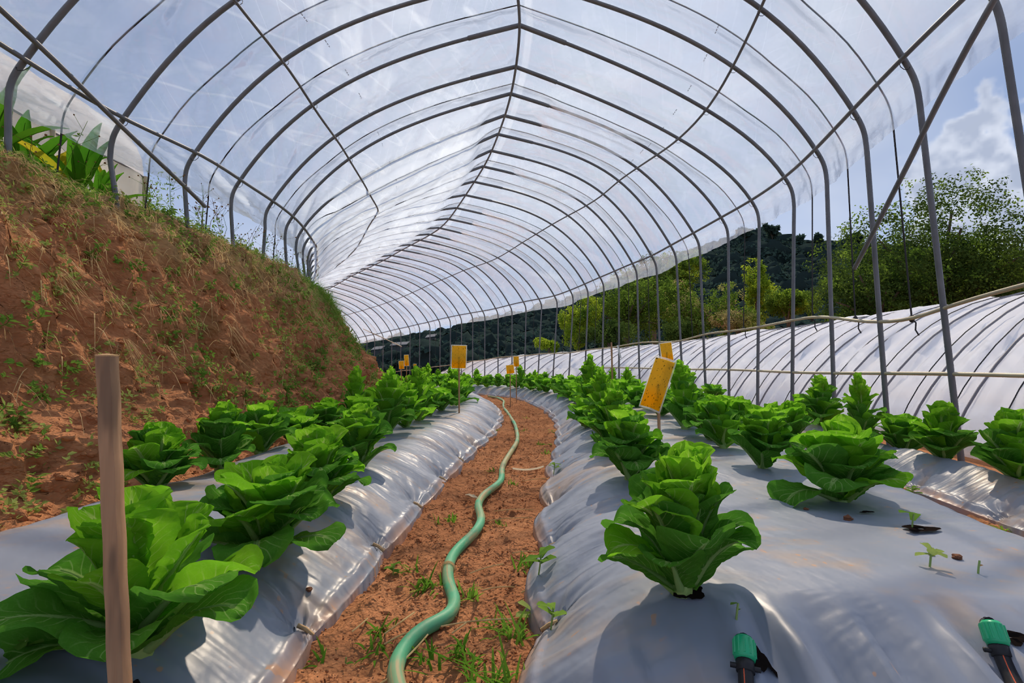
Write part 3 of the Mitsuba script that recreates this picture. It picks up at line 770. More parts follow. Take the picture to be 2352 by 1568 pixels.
ns = np.arange(N0, N1, 0.07)
V, UV = [], []
for s in ns:
    sec = low_section(float(s), 46)
    u = np.linspace(0, 1, len(sec))
    wr = meshkit.fbm(np.stack([s * 5 + 8 * u, u * 5 - s * 1.2, 0 * u + 7], -1), 4, 51) - 0.5
    cell = math.sin(math.pi * ((s / 0.45) % 1.0))
    sec = sec + np.stack([0 * u, wr * 0.22 - 0.03 * cell], 1) * np.clip(np.minimum(u, 1 - u) / 0.1, 0, 1)[:, None]
    V.append(frame(s, sec)); UV.append(np.stack([0 * u + s, u], 1))
V = np.array(V); UV = np.array(UV)
low = thing('low_tunnel', 'low white plastic film tunnel running alongside beyond the right-hand posts', 'plastic tunnel')
put('roof_film', (V[:, 11:].reshape(-1, 3), grid_faces(len(ns), V.shape[1] - 11)), 'film_white', low, True, uv=UV[:, 11:].reshape(-1, 2))
V2 = V[:, :13].copy(); V2[..., 2] -= 0.012; V2[..., :2] -= np.array([0.012, 0])
kf = put('side_film', (V2.reshape(-1, 3), grid_faces(len(ns), 13)), 'film_side', low, True, uv=UV[:, :13].reshape(-1, 2))
cb = np.array([lp(s, hoop(float(s))[12] + 0.95 + 2.25 + np.linspace(-1.9, 1.9, 30), 0.03 + 0.14 * np.clip(1.15 - np.abs(np.linspace(-1.9, 1.9, 30)), 0, 0.25) / .25 + hoop(float(s))[2]) for s in np.arange(N0, 25, 0.5)])
put('inner_mulch', (cb.reshape(-1, 3), grid_faces(cb.shape[0], 30)[:, ::-1]), 'mulch_in', low, True)
scene['mulch_in'] = two({'type': 'principled', 'base_color': rgb(0.55, 0.57, 0.62), 'roughness': 0.4})
scene['film_side'] = {'type': 'principledthin', 'base_color': rgb(0.86, 0.89, 0.94), 'roughness': 0.14, 'diff_trans': 1.0, 'spec_trans': 0.40, 'eta': 1.5}
for i, s in enumerate(np.arange(N0 + 0.2, N1 - 0.8, 0.9)):
    put('arch_rib', tube(frame(s, low_section(float(s), 26, 0.016)), 0.011, 6), 'rib_grey', low, True)
for i, s in enumerate(np.arange(N0 + 0.65, 16, 0.9)):
    sec = low_section(float(s), 26, 0.020)
    put('film_strap', tube(lp(s + 0.25 * np.linspace(-1, 1, 26), sec[:, 0], sec[:, 1]), 0.0055, 4), 'rope_black', low, True)
scene['rib_grey'] = two({'type': 'principled', 'base_color': rgb(0.16, 0.16, 0.19), 'roughness': 0.5})

# ------------------------------------------------------------------ plastic house on the bank, upper left
hs = thing('bank_greenhouse', 'old white plastic greenhouse on top of the bank behind the broad-leaved plants', 'greenhouse')
x0, x1, y0, y1, ze, zb = -4.35, -7.2, 1.0, 5.82, 2.90, 1.9
n1, n2 = 40, 18
yy = np.linspace(y0, y1, n1); a = np.linspace(0, np.pi, n2)
roof = np.array([[((x0 + x1) / 2 + (x0 - x1) / 2 * math.cos(t), y, ze + 0.95 * math.sin(t) ** 0.9 + 0.02 * math.sin(y * 9 + t * 5)) for t in a] for y in yy])
put('roof_film', (roof.reshape(-1, 3), grid_faces(n1, n2)), 'film_white', hs, True)
zz = np.linspace(zb - 0.2, ze + 0.01, 10)
wall = np.array([[(x0 + 0.02 * math.sin(y * 11 + z * 3) + 0.02, y, z) for z in zz] for y in yy])
put('side_sheet', (wall.reshape(-1, 3), grid_faces(n1, 10)), 'film_old', hs, True)
xx = np.linspace(x0, x1, 20)
endw = np.array([[(x, y1 + 0.02 * math.sin(x * 9 + z * 4), z0 + 0) for z0 in (zb - .2 + (ze + 0.95 * max(0, math.sin(math.acos(np.clip((x - (x0 + x1) / 2) / ((x0 - x1) / 2), -1, 1)))) ** 0.9 - zb + .2) * f for f in np.linspace(0, 1, 12)) for z in (0,)] for x in xx])
put('end_sheet', (endw.reshape(-1, 3), grid_faces(20, 12)), 'film_old', hs, True)
put('eave_cord', tube(spline([(x0 + .02, y, ze + 0.015 * math.sin(y * 5)) for y in np.linspace(y0, y1, 9)], 40), 0.012, 6), 'rib_grey', hs, True)
for y in (5.79, 4.6, 3.4, 2.2):
    put('post', tube([(x0 + 0.045, y, 1.7), (x0 + 0.045, y, ze)], 0.02, 8), 'bamboo', hs, True)

# ------------------------------------------------------------------ lettuces
def lettuce_leaf(seed, L, W, bend, cup, curl, wave, nu, nv, petiole=0.42, rib=True, point=None):
    """A leaf from its base along +y, upper face +z. bend: total turn along its length (negative = tip falls back)."""
    g = np.random.default_rng(seed)
    v = np.linspace(0, 1, nv); u = np.linspace(-1, 1, nu)
    prof = petiole + (1 - petiole) * np.clip(np.sin(np.clip((v - 0.02) / 0.98, 0, 1) ** 0.95 * np.pi * 0.5) ** 1.3, 0, 1)
    tip = np.sqrt(np.clip(1 - np.clip((v - 0.66) / 0.345, 0, 1) ** 2.2, 0, 1))
    if point: tip = np.clip(1 - np.clip((v - 0.42) / 0.585, 0, 1) ** point, 0, 1); prof = petiole + (1 - petiole) * np.clip(np.sin(np.clip(v / 0.45, 0, 1) * np.pi / 2), 0, 1)
    w = W / 2 * prof * tip
    w[-1] = max(w[-1], W * 0.03)
    a = np.cumsum(np.concatenate([[0], np.full(nv - 1, bend / (nv - 1))]) * (0.10 + 2.7 * v ** 2))
    cy = np.concatenate([[0], np.cumsum(np.cos(a[:-1]))]) / (nv - 1) * L; cz = np.concatenate([[0], np.cumsum(np.sin(a[:-1]))]) / (nv - 1) * L
    ph = g.uniform(0, 6.28, 4); asym = g.normal(0, 0.05)
    U, Vv = np.meshgrid(u, v)
    jag = 1 + (0.05 * np.sin(Vv * 31 + ph[0] + np.sign(U) * 2) + 0.04 * np.sin(Vv * 67 + ph[1])) * np.clip(1.1 - Vv * 0.9, 0.15, 1)
    X = U * w[:, None] * jag + asym * W * Vv ** 2
    off = cup * np.abs(U) ** 2.1 * w[:, None]
    off = off + wave * W * np.abs(U) ** 2.5 * (0.9 * np.sin(Vv * 8 + ph[2] + np.sign(U) * 1.3) + 0.22 * np.sin(Vv * 17 + ph[3] + np.sign(U))) * np.clip(Vv * 2, 0, 1)
    off = off - curl * W * np.clip((Vv - 0.72) / 0.28, 0, 1) ** 2 * (0.4 + 0.6 * np.abs(U))
    bl = meshkit.noise(np.stack([U * 3.4 + seed, Vv * 7.5, 0 * U], -1), 5) - 0.5
    bl2 = meshkit.noise(np.stack([U * 7 + seed, Vv * 15, 0 * U + 3], -1), 6) - 0.5
    off = off + (bl * 0.075 + bl2 * 0.035) * W * np.clip(np.abs(U) * 4, 0, 1) * np.clip(Vv * 3, 0, 1) - 0.020 * W * np.exp(-(U / 0.10) ** 2)
    ny, nz = -np.sin(a), np.cos(a)
    P = np.stack([X, cy[:, None] + ny[:, None] * off, cz[:, None] + nz[:, None] * off], -1).reshape(-1, 3)
    uv = np.stack([U * 0.5 + 0.5, Vv], -1).reshape(-1, 2)
    F = grid_faces(nv, nu)
    if rib:
        k = max(4, nv // 2)
        idx = np.linspace(0, int(nv * 0.8), k).astype(int)
        c = np.stack([asym * W * v[idx] ** 2, cy[idx] - ny[idx] * 0.002, cz[idx] - nz[idx] * 0.003], 1)
        tv, tf = tube(c, W * np.interp(v[idx], [0, 0.4, 0.8], [0.075, 0.035, 0.010]), 5, False)
        F = np.vstack([F, tf + len(P)]); P = np.vstack([P, tv]); uv = np.vstack([uv, np.stack([0 * tv[:, 0] + 0.5, np.repeat(v[idx], 5) * 0.7], 1)])
    return P, F, uv


# kinds of leaf: outer (broad, falling back), middle (cupped), inner (upright), top (narrow leaves of a bolting head)
KINDS = {'outer': [(0.195, 0.178, -1.5, 0.22, 0.06, 0.045), (0.190, 0.172, -1.1, 0.34, 0.05, 0.055), (0.205, 0.165, -2.0, 0.18, 0.04, 0.050), (0.190, 0.175, -0.3, 0.45, 0.0, 0.040), (0.21, 0.165, -0.85, 0.05, 0.10, 0.060)],
         'mid': [(0.185, 0.160, -0.55, 0.34, 0.03, 0.035), (0.180, 0.155, -0.10, 0.42, 0.06, 0.030), (0.190, 0.150, -0.85, 0.30, 0.0, 0.045), (0.175, 0.160, -0.35, 0.50, 0.06, 0.035)],
         'inner': [(0.130, 0.095, 0.25, 0.60, 0.05, 0.060), (0.120, 0.090, 0.40, 0.65, 0.02, 0.070), (0.135, 0.085, 0.10, 0.45, 0.08, 0.075)],
         'top': [(0.085, 0.050, 0.15, 0.45, 0.04, 0.110), (0.075, 0.045, -0.15, 0.35, 0.06, 0.120), (0.080, 0.040, 0.3, 0.5, 0.0, 0.10)]}
RES = {0: (17, 24), 1: (9, 12), 2: (5, 6)}
TONE = {'outer': 'lettuce_outer', 'mid': 'lettuce_mid', 'inner': 'lettuce_inner', 'top': 'lettuce_inner'}
RAW, SHP = {}, {}
for lod, (nu, nv) in RES.items():
    for kd, prm in KINDS.items():
        for j, p_ in enumerate(prm):
            RAW[lod, kd, j] = lettuce_leaf(100 + 17 * j + len(kd), *p_[:3], p_[3], p_[4], p_[5], nu, nv, rib=lod < 2)
            if lod < 2:
                P, F, uv = RAW[lod, kd, j]
                for tone in set(TONE.values()):
                    pass
                SHP[lod, kd, j] = (P, F, uv)
_ply = {}


def leaf_ply(lod, kd, j, tone):
    if (lod, kd, j, tone) not in _ply:
        if (lod, kd, j) not in _ply:
            P, F, uv = SHP[lod, kd, j]; _ply[lod, kd, j] = mikit.ply((P, F), None, True, uv=uv)
        _ply[lod, kd, j, tone] = {**_ply[lod, kd, j], 'bsdf': {'type': 'ref', 'id': tone}}
    return _ply[lod, kd, j, tone]


def lettuce_plan(g, size, height, bolt, n, flare=1.0):
    """Leaves of one plant: kind, variant, tone, azimuth, elevation, roll, base height, scale."""
    out = []
    ph0 = g.uniform(0, 6.28)
    stem = max(0.05, height - 0.20 * size)
    for i in range(n):
        f = i / (n - 1)
        kd = 'inner' if f < 0.24 else 'mid' if f < 0.60 else 'outer'
        tone = TONE[kd] if g.random() > 0.22 else {'inner': 'lettuce_mid', 'mid': 'lettuce_outer', 'outer': 'lettuce_mid'}[kd]
        if bolt and f < 0.30: tone = 'lettuce_inner'
        el = math.radians(87 - 43 * flare * f - 12 * flare * max(f - 0.80, 0) / 0.2 * g.random() + g.normal(0, 7))
        hb = stem * (1 - f) ** (1.25 if not bolt else 0.95) * 0.98 + 0.018
        sc = size * (0.78 + 0.24 * f ** 0.7) * g.uniform(0.86, 1.08) * (0.90 if height > 0.36 else 1.0)
        if kd == 'inner': sc = size * (0.75 + 1.3 * f) * g.uniform(0.9, 1.1)
        out.append((kd, int(g.integers(0, len(KINDS[kd]))), tone, ph0 + i * 2.39996 + g.normal(0, 0.16), el, g.normal(0, 0.16), hb, sc))
    if bolt:
        m = int(12 + 10 * (bolt > 1))
        for i in range(m):
            f = i / (m - 1)
            hb = stem * (0.80 + 0.20 * f) + 0.06 * f + (0.03 if bolt > 1 else 0)
            out.append(('top', int(g.integers(0, 3)), 'lettuce_inner' if g.random() < 0.75 else 'lettuce_mid', i * 2.4 + g.normal(0, 0.2), math.radians(50 + 35 * f + g.normal(0, 7)), g.normal(0, 0.3), hb, size * (1.25 - 0.45 * f) * g.uniform(0.85, 1.15)))
    return out, stem


def leaf_matrix(x, y, z, az, el, roll, hb, sc, lean=(0, 0), r0=0.016):
    ce, se, cr, sr, ca, sa = math.cos(el), math.sin(el), math.cos(roll), math.sin(roll), math.cos(az), math.sin(az)
    Rx = np.array([[1, 0, 0], [0, ce, -se], [0, se, ce]]); Ry = np.array([[cr, 0, sr], [0, 1, 0], [-sr, 0, cr]]); Rz = np.array([[ca, -sa, 0], [sa, ca, 0], [0, 0, 1]])
    M = np.eye(4); M[:3, :3] = Rz @ Rx @ Ry * sc
    M[:3, 3] = [x - sa * r0 + lean[0] * hb, y + ca * r0 + lean[1] * hb, z + hb]
    return M


MTRI = [0]


def make_lettuce(x, y, label, group, size=1.0, height=0.34, bolt=0, n=34, lod=None, seed=0, flare=1.0):
    d = math.hypot(x, y)
    g = np.random.default_rng(5000 + seed)
    z = top_z(x, y) - 0.012
    if lod is None: lod = 0 if d < 2.9 else 1 if d < 5.6 else 2
    key = thing('lettuce', label, 'lettuce', group)
    lean = (g.normal(0, 0.06), g.normal(0, 0.06))
    plan, stem = lettuce_plan(g, size, height, bolt, n if lod < 2 else 22, flare)
    if lod == 2:
        parts, uvs, ton = {}, {}, {}
        for kd, j, tone, az_, el, ro, hb, sc in plan:
            P, F, uv = RAW[2, kd, j]
            M = leaf_matrix(x, y, z, az_, el, ro, hb, sc * 1.06, lean)
            parts.setdefault(tone, []).append((P @ M[:3, :3].T + M[:3, 3], F)); uvs.setdefault(tone, []).append(uv)
        for tone, nm in (('lettuce_outer', 'outer_leaves'), ('lettuce_mid', 'middle_leaves'), ('lettuce_inner', 'heart')):
            if tone in parts:
                put(nm, cat_mesh(parts[tone]), tone, key, True, uv=np.vstack(uvs[tone]))
        return key
    hh = np.linspace(-0.02, stem + 0.02, 6)
    put('stem', tube(np.stack([x + lean[0] * hh, y + lean[1] * hh, z + hh], 1), np.linspace(0.024 * size, 0.008, 6), 8), 'lettuce_stem', key, True)
    for kd, j, tone, az_, el, ro, hb, sc in plan:
        put_shared('leaf', leaf_ply(lod, kd, j, tone), T(leaf_matrix(x, y, z, az_, el, ro, hb, sc, lean).tolist()), key)
    return key


NEAR = [  # x, y, size, height, bolt, label
    (-0.705, 0.97, 1.22, 0.43, 0, 'broad open green lettuce right behind the wooden stake, nearest on the left bed'),
    (-0.70, 1.44, 1.12, 0.36, 0, 'large green lettuce second from the camera in the row along the left of the path'),
    (-0.70, 1.86, 1.05, 0.38, 1, 'green lettuce with pale top, third from the camera in the row left of the path'),
    (-0.73, 2.42, 1.05, 0.40, 1, 'green lettuce with pale crown, fourth from the camera in the row left of the path'),
    (-1.42, 2.02, 1.08, 0.37, 0, 'green lettuce just right of the stake, nearest one along the foot of the bank'),
    (-1.40, 2.42, 1.05, 0.42, 1, 'green lettuce with a bolting pale top, second in the outer row by the bank'),
    (0.356, 1.07, 1.0, 0.40, 1, 'vase-shaped green lettuce standing alone, nearest on the wide right bed'),
    (0.49, 2.10, 1.05, 0.40, 1, 'green lettuce with pale frilly crown, second on the right edge of the path'),
    (0.55, 2.75, 1.0, 0.46, 2, 'tall bolting green lettuce, third on the right edge of the path'),
    (1.19, 1.83, 1.30, 0.41, 0, 'very large spreading green lettuce in the middle of the wide right bed'),
    (1.17, 2.36, 1.1, 0.39, 1, 'green lettuce with pale frilly heart just behind the very large spreading one'),
    (2.46, 2.87, 1.15, 0.45, 0, 'green lettuce on the narrow right bed beneath the nearest bamboo rail'),
    (2.40, 2.40, 1.16, 0.45, 0, 'green lettuce cut by the right picture edge on the narrow right bed'),
]
XY = []
for i, (x, y, sz, ht, bo, lb) in enumerate(NEAR):
    make_lettuce(x, y, lb, None, sz, ht, bo, 28 if i == 0 else 42, None, i, {0: 1.3, 1: 1.05, 6: 0.80, 9: 1.05}.get(i, 0.92)); XY.append((x, y))
ROWS = [  # curve, offset from the bed's edge, first y, spacing, name of the row
    (cL, -0.52, 2.95, 0.44, 'in the row left of the path'), (cL, -1.10, 2.85, 0.44, 'beside the bank'),
    (cR, 0.30, 3.35, 0.45, 'in the row right of the path'), (cR, 0.98, 2.95, 0.46, 'along the middle of the bed'), (cR, 1.55, 3.45, 0.46, "on the wide bed's far side"),
    (cR, 2.26, 3.35, 0.45, 'on the narrow right bed'), (cR, 2.80, 4.3, 0.47, 'beside the right posts')]
g = np.random.default_rng(31)
n_l = len(NEAR)
TALL = {(2, 1): 0.50, (2, 4): 0.62, (3, 2): 0.56, (3, 0): 0.36, (0, 2): 0.42}
for r, (cv, off, y0, sp, rowname) in enumerate(ROWS):
    s = cv.s_of_y(y0) - 0.0; i = 0
    while s < 17.0:
        p = cv.at(s + g.normal(0, 0.03), off + g.normal(0, 0.035))
        ls, w = to_local(p[0], p[1])
        if w > (2.80 if r == 5 else 2.62) or w < -2.0 or p[1] < 2.5: s += sp; continue
        if any((p[0] - a) ** 2 + (p[1] - b) ** 2 < 0.30 ** 2 for a, b in XY): s += sp * 0.5; continue
        d = math.hypot(*p)
        i += 1
        bo = int(g.choice([0, 0, 1, 1, 2], p=[.25, .2, .3, .13, .12]))
        ht = {0: 0.32, 1: 0.37, 2: 0.50}[bo] * g.uniform(0.92, 1.1)
        if (r, i - 1) in TALL: ht = TALL[r, i - 1]; bo = 2 if ht > 0.45 else 1
        look = {0: 'leafy green lettuce', 1: 'pale-crowned lettuce', 2: 'tall bolting lettuce'}[bo]
        if d < 6.0:
            lb, gr = f'{look}, {nth(i)} further back {rowname}', None
        else:
            lb, gr = f'{look}, {nth(i)} further back {rowname}', f'distant lettuces {rowname}'
        make_lettuce(float(p[0]), float(p[1]), lb, gr, float(g.uniform(1.04, 1.22)), float(ht) * 1.08, bo, 30, None, n_l, 0.95)
        XY.append(tuple(p)); n_l += 1
        s += sp * g.uniform(0.93, 1.07)
print('lettuces', n_l)

# ------------------------------------------------------------------ planting holes, clods, seedlings on the film
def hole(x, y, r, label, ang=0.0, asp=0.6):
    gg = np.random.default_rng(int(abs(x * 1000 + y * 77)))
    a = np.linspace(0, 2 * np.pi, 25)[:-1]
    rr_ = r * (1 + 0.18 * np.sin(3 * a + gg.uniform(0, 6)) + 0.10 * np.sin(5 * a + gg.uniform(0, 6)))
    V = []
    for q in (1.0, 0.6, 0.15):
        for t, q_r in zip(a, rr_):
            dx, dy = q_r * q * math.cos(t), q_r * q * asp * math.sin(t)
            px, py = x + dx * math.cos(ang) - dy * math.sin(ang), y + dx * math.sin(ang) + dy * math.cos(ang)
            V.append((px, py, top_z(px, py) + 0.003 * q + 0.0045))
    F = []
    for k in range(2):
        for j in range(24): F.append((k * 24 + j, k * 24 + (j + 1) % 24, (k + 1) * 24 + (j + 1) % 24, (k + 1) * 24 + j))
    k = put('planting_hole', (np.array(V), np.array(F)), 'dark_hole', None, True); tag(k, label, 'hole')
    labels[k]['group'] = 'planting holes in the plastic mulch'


hole(1.185, 1.475, 0.050, 'dark planting hole with a seedling in it, on the wide right bed', 0.1, 0.62)
hole(1.16, 1.66, 0.026, 'small dark slit in the film behind the hole with a seedling', 0.2, 0.4)
hole(-0.705, 0.795, 0.020, 'round dark planting hole in the film just in front of the wooden stake', 0.0, 0.9)
hole(-0.655, 0.90, 0.012, 'tiny dark hole beside the three-lobed seedling on the left bed', 0.0, 0.6)
for i, (x, y) in enumerate([(-0.72, 0.955), (0.36, 1.06)]): pass
hole(0.368, 1.055, 0.030, 'dark hole around the foot of the lone lettuce on the right bed', 0.2, 0.7)

scene['clod'] = two({'type': 'principled', 'base_color': rgb(0.14, 0.055, 0.026), 'roughness': 0.95})


def clod(x, y, r, seed, label):
    m = trimesh.creation.icosphere(2, r); v, f = tm(m)
    v = v * (1 + (meshkit.noise(v / r * 1.9 + seed, 4) - 0.5)[:, None] * 0.8) * np.array([1.1, 1, 0.75]) + np.array([x, y, top_z(x, y) + r * 0.45])
    k = put('soil_clod', (v, f), 'clod'); tag(k, label, 'soil clod', 'soil crumbs lying on the plastic mulch')


for i, (px, py, r, lb) in enumerate([(1937, 1197, .012, 'largest brown soil crumb on the film in front of the spreading lettuce'), (2180, 1286, .010, 'brown soil crumb on the film behind the right green fitting'), (2123, 1280, .006, 'small brown soil crumb left of the one behind the right green fitting'), (1842, 1171, .007, 'small brown crumb at the shadow edge of the spreading lettuce'), (720, 1248, .007, 'brown crumb with a twig on the left bed film')]):
    y = 0.5 * 1150 / (py - 836); clod((px - 1176) / 1150 * y, y, r, i, lb)


def seedling(x, y, h, nl, ll, label, bs='weed_leaf', group=None, seed=0, stem=True, cat='seedling'):
    gg = np.random.default_rng(900 + seed)
    z = top_z(x, y)
    k = thing('seedling', label, cat, group)
    if stem: put('stem', tube([(x, y, z - 0.01), (x + .1 * h, y, z + h * 0.5), (x + .15 * h, y - .05 * h, z + h)], 0.0018 + h * 0.012, 5), 'lettuce_stem', k, True)
    for j in range(nl):
        a = j * 2.4 + gg.uniform(0, 1); hb = h * (0.55 + 0.45 * j / max(nl - 1, 1))
        d = np.array([math.cos(a), math.sin(a), gg.uniform(-0.1, 0.5)])
        P, F, uv = lettuce_leaf(300 + j, ll * gg.uniform(.8, 1.15), ll * 0.62, -0.5, 0.2, 0.03, 0.02, 5, 6, rib=False)
        el = math.asin(np.clip(norm(d)[2], -1, 1)); M = leaf_matrix(x + .12 * h, y, z, a - math.pi / 2, el, 0, hb, 1.0, r0=0.0)
        put('leaf', (P @ M[:3, :3].T + M[:3, 3], F), bs, k, True)
    return k


seedling(1.17, 1.49, 0.045, 2, 0.05, 'two-leaved seedling growing out of the dark planting hole', seed=1)
seedling(0.985, 1.205, 0.045, 5, 0.035, 'small wilting weed lying on the film left of the right green fitting', 'weed_pale', seed=2)
seedling(1.085, 1.19, 0.03, 1, 0.012, 'tiny brown seedling on the film above the right green fitting', 'dry_dark', seed=3)
seedling(-0.83, 0.875, 0.02, 3, 0.026, 'three-lobed clover seedling on the film below the nearest left lettuce', seed=4)
seedling(0.235, 0.73, 0.02, 4, 0.045, 'green weed at the bottom edge of the photo in front of the wide bed', seed=5)
seedling(0.43, 0.985, 0.03, 2, 0.016, 'tiny weed in the leaf shadow right of the lone lettuce', seed=6)
seedling(-0.395, 1.21, 0.035, 1, 0.02, 'tiny sprout beside a peg on the edge of the left bed', seed=7)

# ------------------------------------------------------------------ pegs along the bed edges
scene['peg'] = two({'type': 'principled', 'base_color': proc(lambda p, n, uv: mix((0.30, 0.17, 0.08), (0.55, 0.38, 0.20), noise(p.x * 90, p.y * 90, p.z * 90))), 'roughness': 0.8})
for cv, sd, side, kmax in ((cL, -1, 'left', 9), (cR, 1, 'right', 7)):
    for k_ in range(1, kmax + 1):
        s = PEG * k_
        p = cv.at(s, sd * 0.035)
        if p[1] < 0.75: continue
        z = top_z(*p)
        d = cv.at(s, -sd * 0.02) - p
        a = np.array([p[0] - d[0] * 0.15, p[1] - d[1] * .15, z + 0.014]); b = np.array([p[0] + d[0] * .6, p[1] + d[1] * .6, z - 0.010])
        m = tube(np.stack([a, (a + b) / 2 + [0, 0, .004], b]), 0.0055, 6)
        q = put('bamboo_peg', m, 'peg', None, True); tag(q, f'split bamboo peg pinning the film edge {side} of the path, {nth(k_)} from the camera', 'peg', 'pegs pinning the film edges')

# ------------------------------------------------------------------ green hose on the path
scene['hose'] = two({'type': 'principled', 'base_color': proc(lambda p, n, uv: mix(mix((0.05, 0.30, 0.15), (0.10, 0.36, 0.20), fbm(p.x * 8, p.y * 8, 0)), (0.34, 0.26, 0.13), smoothstep(0.42 - 0.10 * smoothstep(1.4, 4.0, p.y), 0.66 - 0.12 * smoothstep(1.4, 4.0, p.y), fbm(p.x * 9, p.y * 9, p.z * 20 + 4, 4)) * 0.9 * (0.45 + 0.55 * smoothstep(0.35, 0.65, noise(uv.x * 26, uv.y * 3))))), 'roughness': 0.5, 'specular': 0.4})
HP = [(940, 1640), (922, 1560), (916, 1525), (925, 1487), (950, 1450), (988, 1420), (1030, 1396), (1046, 1366), (1036, 1330), (1032, 1295), (1046, 1260), (1086, 1222), (1106, 1188), (1100, 1162), (1116, 1130), (1148, 1102), (1153, 1075), (1166, 1048), (1186, 1015), (1186, 985), (1172, 955), (1156, 930)]
hp = []
for px, py in HP:
    y = (CAM_Z - 0.02) * 1150 / (py - 836); hp.append(((px - 1176) / 1150 * y, y, 0.022))
hp = [(-0.26, 0.4, 0.022)] + hp + [(-0.16, 9.4, 0.02), (-0.5, 10.6, 0.02)]
hq = spline(hp, 420)
hq[:, 2] = 0.019 + 0.006 * np.sin(np.linspace(0, 40, 420))
sd_ = 26
v, f = tube(hq, 0.0180, sd_)
ang = np.tile(np.arange(sd_) / sd_, len(hq)); rib_r = 1 + 0.045 * (np.arange(sd_) % 2)
cen = np.repeat(hq, sd_, 0); v[:len(cen)] = cen + (v[:len(cen)] - cen) * np.tile(rib_r, len(hq))[:, None]
uvh = np.vstack([np.stack([ang, np.repeat(np.linspace(0, 9, len(hq)), sd_)], 1), [[0, 0], [0, 9]]])
k = put('garden_hose', (v, f), 'hose', None, True, uv=uvh); tag(k, 'muddy green ribbed hose snaking along the soil path', 'hose')
# straw tie round the hose
a = np.linspace(0, 6.28 * 2.5, 40); c = hq[np.argmin(abs(hq[:, 1] - 1.72))]
put('straw_tie', tube(np.stack([c[0] + 0.0225 * np.cos(a), c[1] + np.linspace(-.008, .008, 40), c[2] + 0.0225 * np.sin(a)], 1), 0.0016, 4), 'dry_grass', k)

# ------------------------------------------------------------------ drip hoses with green fittings
scene['hose_black'] = two({'type': 'principled', 'base_color': rgb(0.016, 0.016, 0.019), 'roughness': 0.45, 'specular': 0.3})
scene['orange_line'] = two({'type': 'principled', 'base_color': rgb(0.60, 0.09, 0.03), 'roughness': 0.5})
scene['fitting_green'] = two({'type': 'principled', 'base_color': rgb(0.006, 0.36, 0.15), 'roughness': 0.3, 'specular': 0.5, 'clearcoat': 0.3})


def pt(px, py, z):
    y = (CAM_Z - z) * 1150 / (py - 836)
    return np.array([(px - 1176) / 1150 * y, y, z])


def drip(path, label, fit=True, r=0.0125):
    path = [(a, b, max(top_z(a, b) + r * 0.85, 0.02)) for a, b, _ in path]
    c = spline(path, 40)
    k = thing('drip_hose', label, 'hose', None)
    put('pipe', tube(c, r, 14), 'hose_black', k, True)
    t = norm(np.gradient(c, axis=0)); s = norm(np.cross(t, [0, 0, 1.0])); u = np.cross(s, t)
    for sg, nm in ((-0.25, 'stripe'),):
        o = norm(u + s * sg) * (r - 0.0005)
        put(nm, tube(c + o, 0.0011, 6), 'orange_line', k, True)
    if fit:
        e = c[-1]; d = t[-1]
        f1 = put('fitting', tube(np.array([e - d * .004, e + d * .003, e + d * .030, e + d * .036]), [0.016, 0.0185, 0.0175, 0.014], 24), 'fitting_green', k, True)
        for j in range(12):
            a = j / 12 * 2 * np.pi; o = (s[-1] * math.cos(a) + u[-1] * math.sin(a)) * 0.0175
            put('grip_rib', tube(np.array([e + o + d * .003, e + o + d * .030]), 0.0022, 5), 'fitting_green', f1)
        put('collar', tube(np.array([e - d * .022, e - d * .004]), 0.0150, 16), 'hose_black', k, True)
        put('outlet', tube(np.array([e + d * .034, e + d * .060 + [0, 0, -.03]]), 0.010, 12), 'hose_black', k, True)
        for sgn in (1, -1):
            put('lug', tube(np.array([e - d * .014, e - d * .014 + s[-1] * sgn * 0.024]), 0.0045, 8), 'hose_black', k, True)
    return k, c[-1]


zb = 0.225
k, e = drip([(0.215, 0.45, 0.13), (0.285, 0.61, 0.205), (0.338, 0.73, zb + .006), (0.375, 0.82, zb + .012), (0.405, 0.895, zb + 0.014)], 'black drip pipe with orange stripe and green fitting in front of the lone lettuce')
hole(float(e[0]) + 0.026, float(e[1]) + 0.012, 0.030, 'dark torn hole in the film beside the nearer green fitting', 0.4, 0.8)
k, e = drip([(0.70, 0.50, 0.16), (0.77, 0.64, 0.215), (0.815, 0.75, zb + .006), (0.86, 0.86, zb + .012), (0.893, 0.945, zb + .016)], 'black drip pipe with green fitting at the lower right corner of the wide bed')
hole(float(e[0]) + 0.042, float(e[1]) + 0.022, 0.032, 'dark slit in the film beside the green fitting at lower right', -0.3, 0.45)
drip([(-1.02, 0.66, 0.19), (-0.93, 0.76, 0.216), (-0.865, 0.815, 0.215), (-0.84, 0.84, 0.205)], 'short black pipe end lying on the film in the lower left corner', False, 0.013)

# ------------------------------------------------------------------ wooden stake
scene['stake_wood'] = two({'type': 'principled', 'base_color': proc(lambda p, n, uv: mix(mix((0.29, 0.160, 0.080), (0.50, 0.30, 0.165), fbm(p.x * 160, p.y * 160, p.z * 5 + 2, 3)), (0.07, 0.05, 0.035), smoothstep(0.56, 0.75, fbm(p.x * 30, p.y * 30, p.z * 6, 3)) * 0.6)), 'roughness': 0.8})
scene['cut_wood'] = two({'type': 'principled', 'base_color': rgb(0.52, 0.33, 0.16), 'roughness': 0.9})
sv = []
for t in np.linspace(0, 1, 30):
    cz = 0.10 + t * 0.612; cx = -0.573 - (cz - 0.22) * 0.0755; hw, hd = 0.0132 - 0.0007 * t, 0.010
    jx = 0.0007 * math.sin(t * 37); n12 = []
    for a in np.arange(12) / 12 * 2 * np.pi + 0.26:
        ca, sa = math.cos(a), math.sin(a); q = (abs(ca) ** 5 + abs(sa) ** 5) ** -0.2
        n12.append((cx + jx + hw * q * ca, 0.755 + hd * q * sa, cz))
    sv.append(n12)
sv = np.array(sv); idx = np.arange(12)
F = []
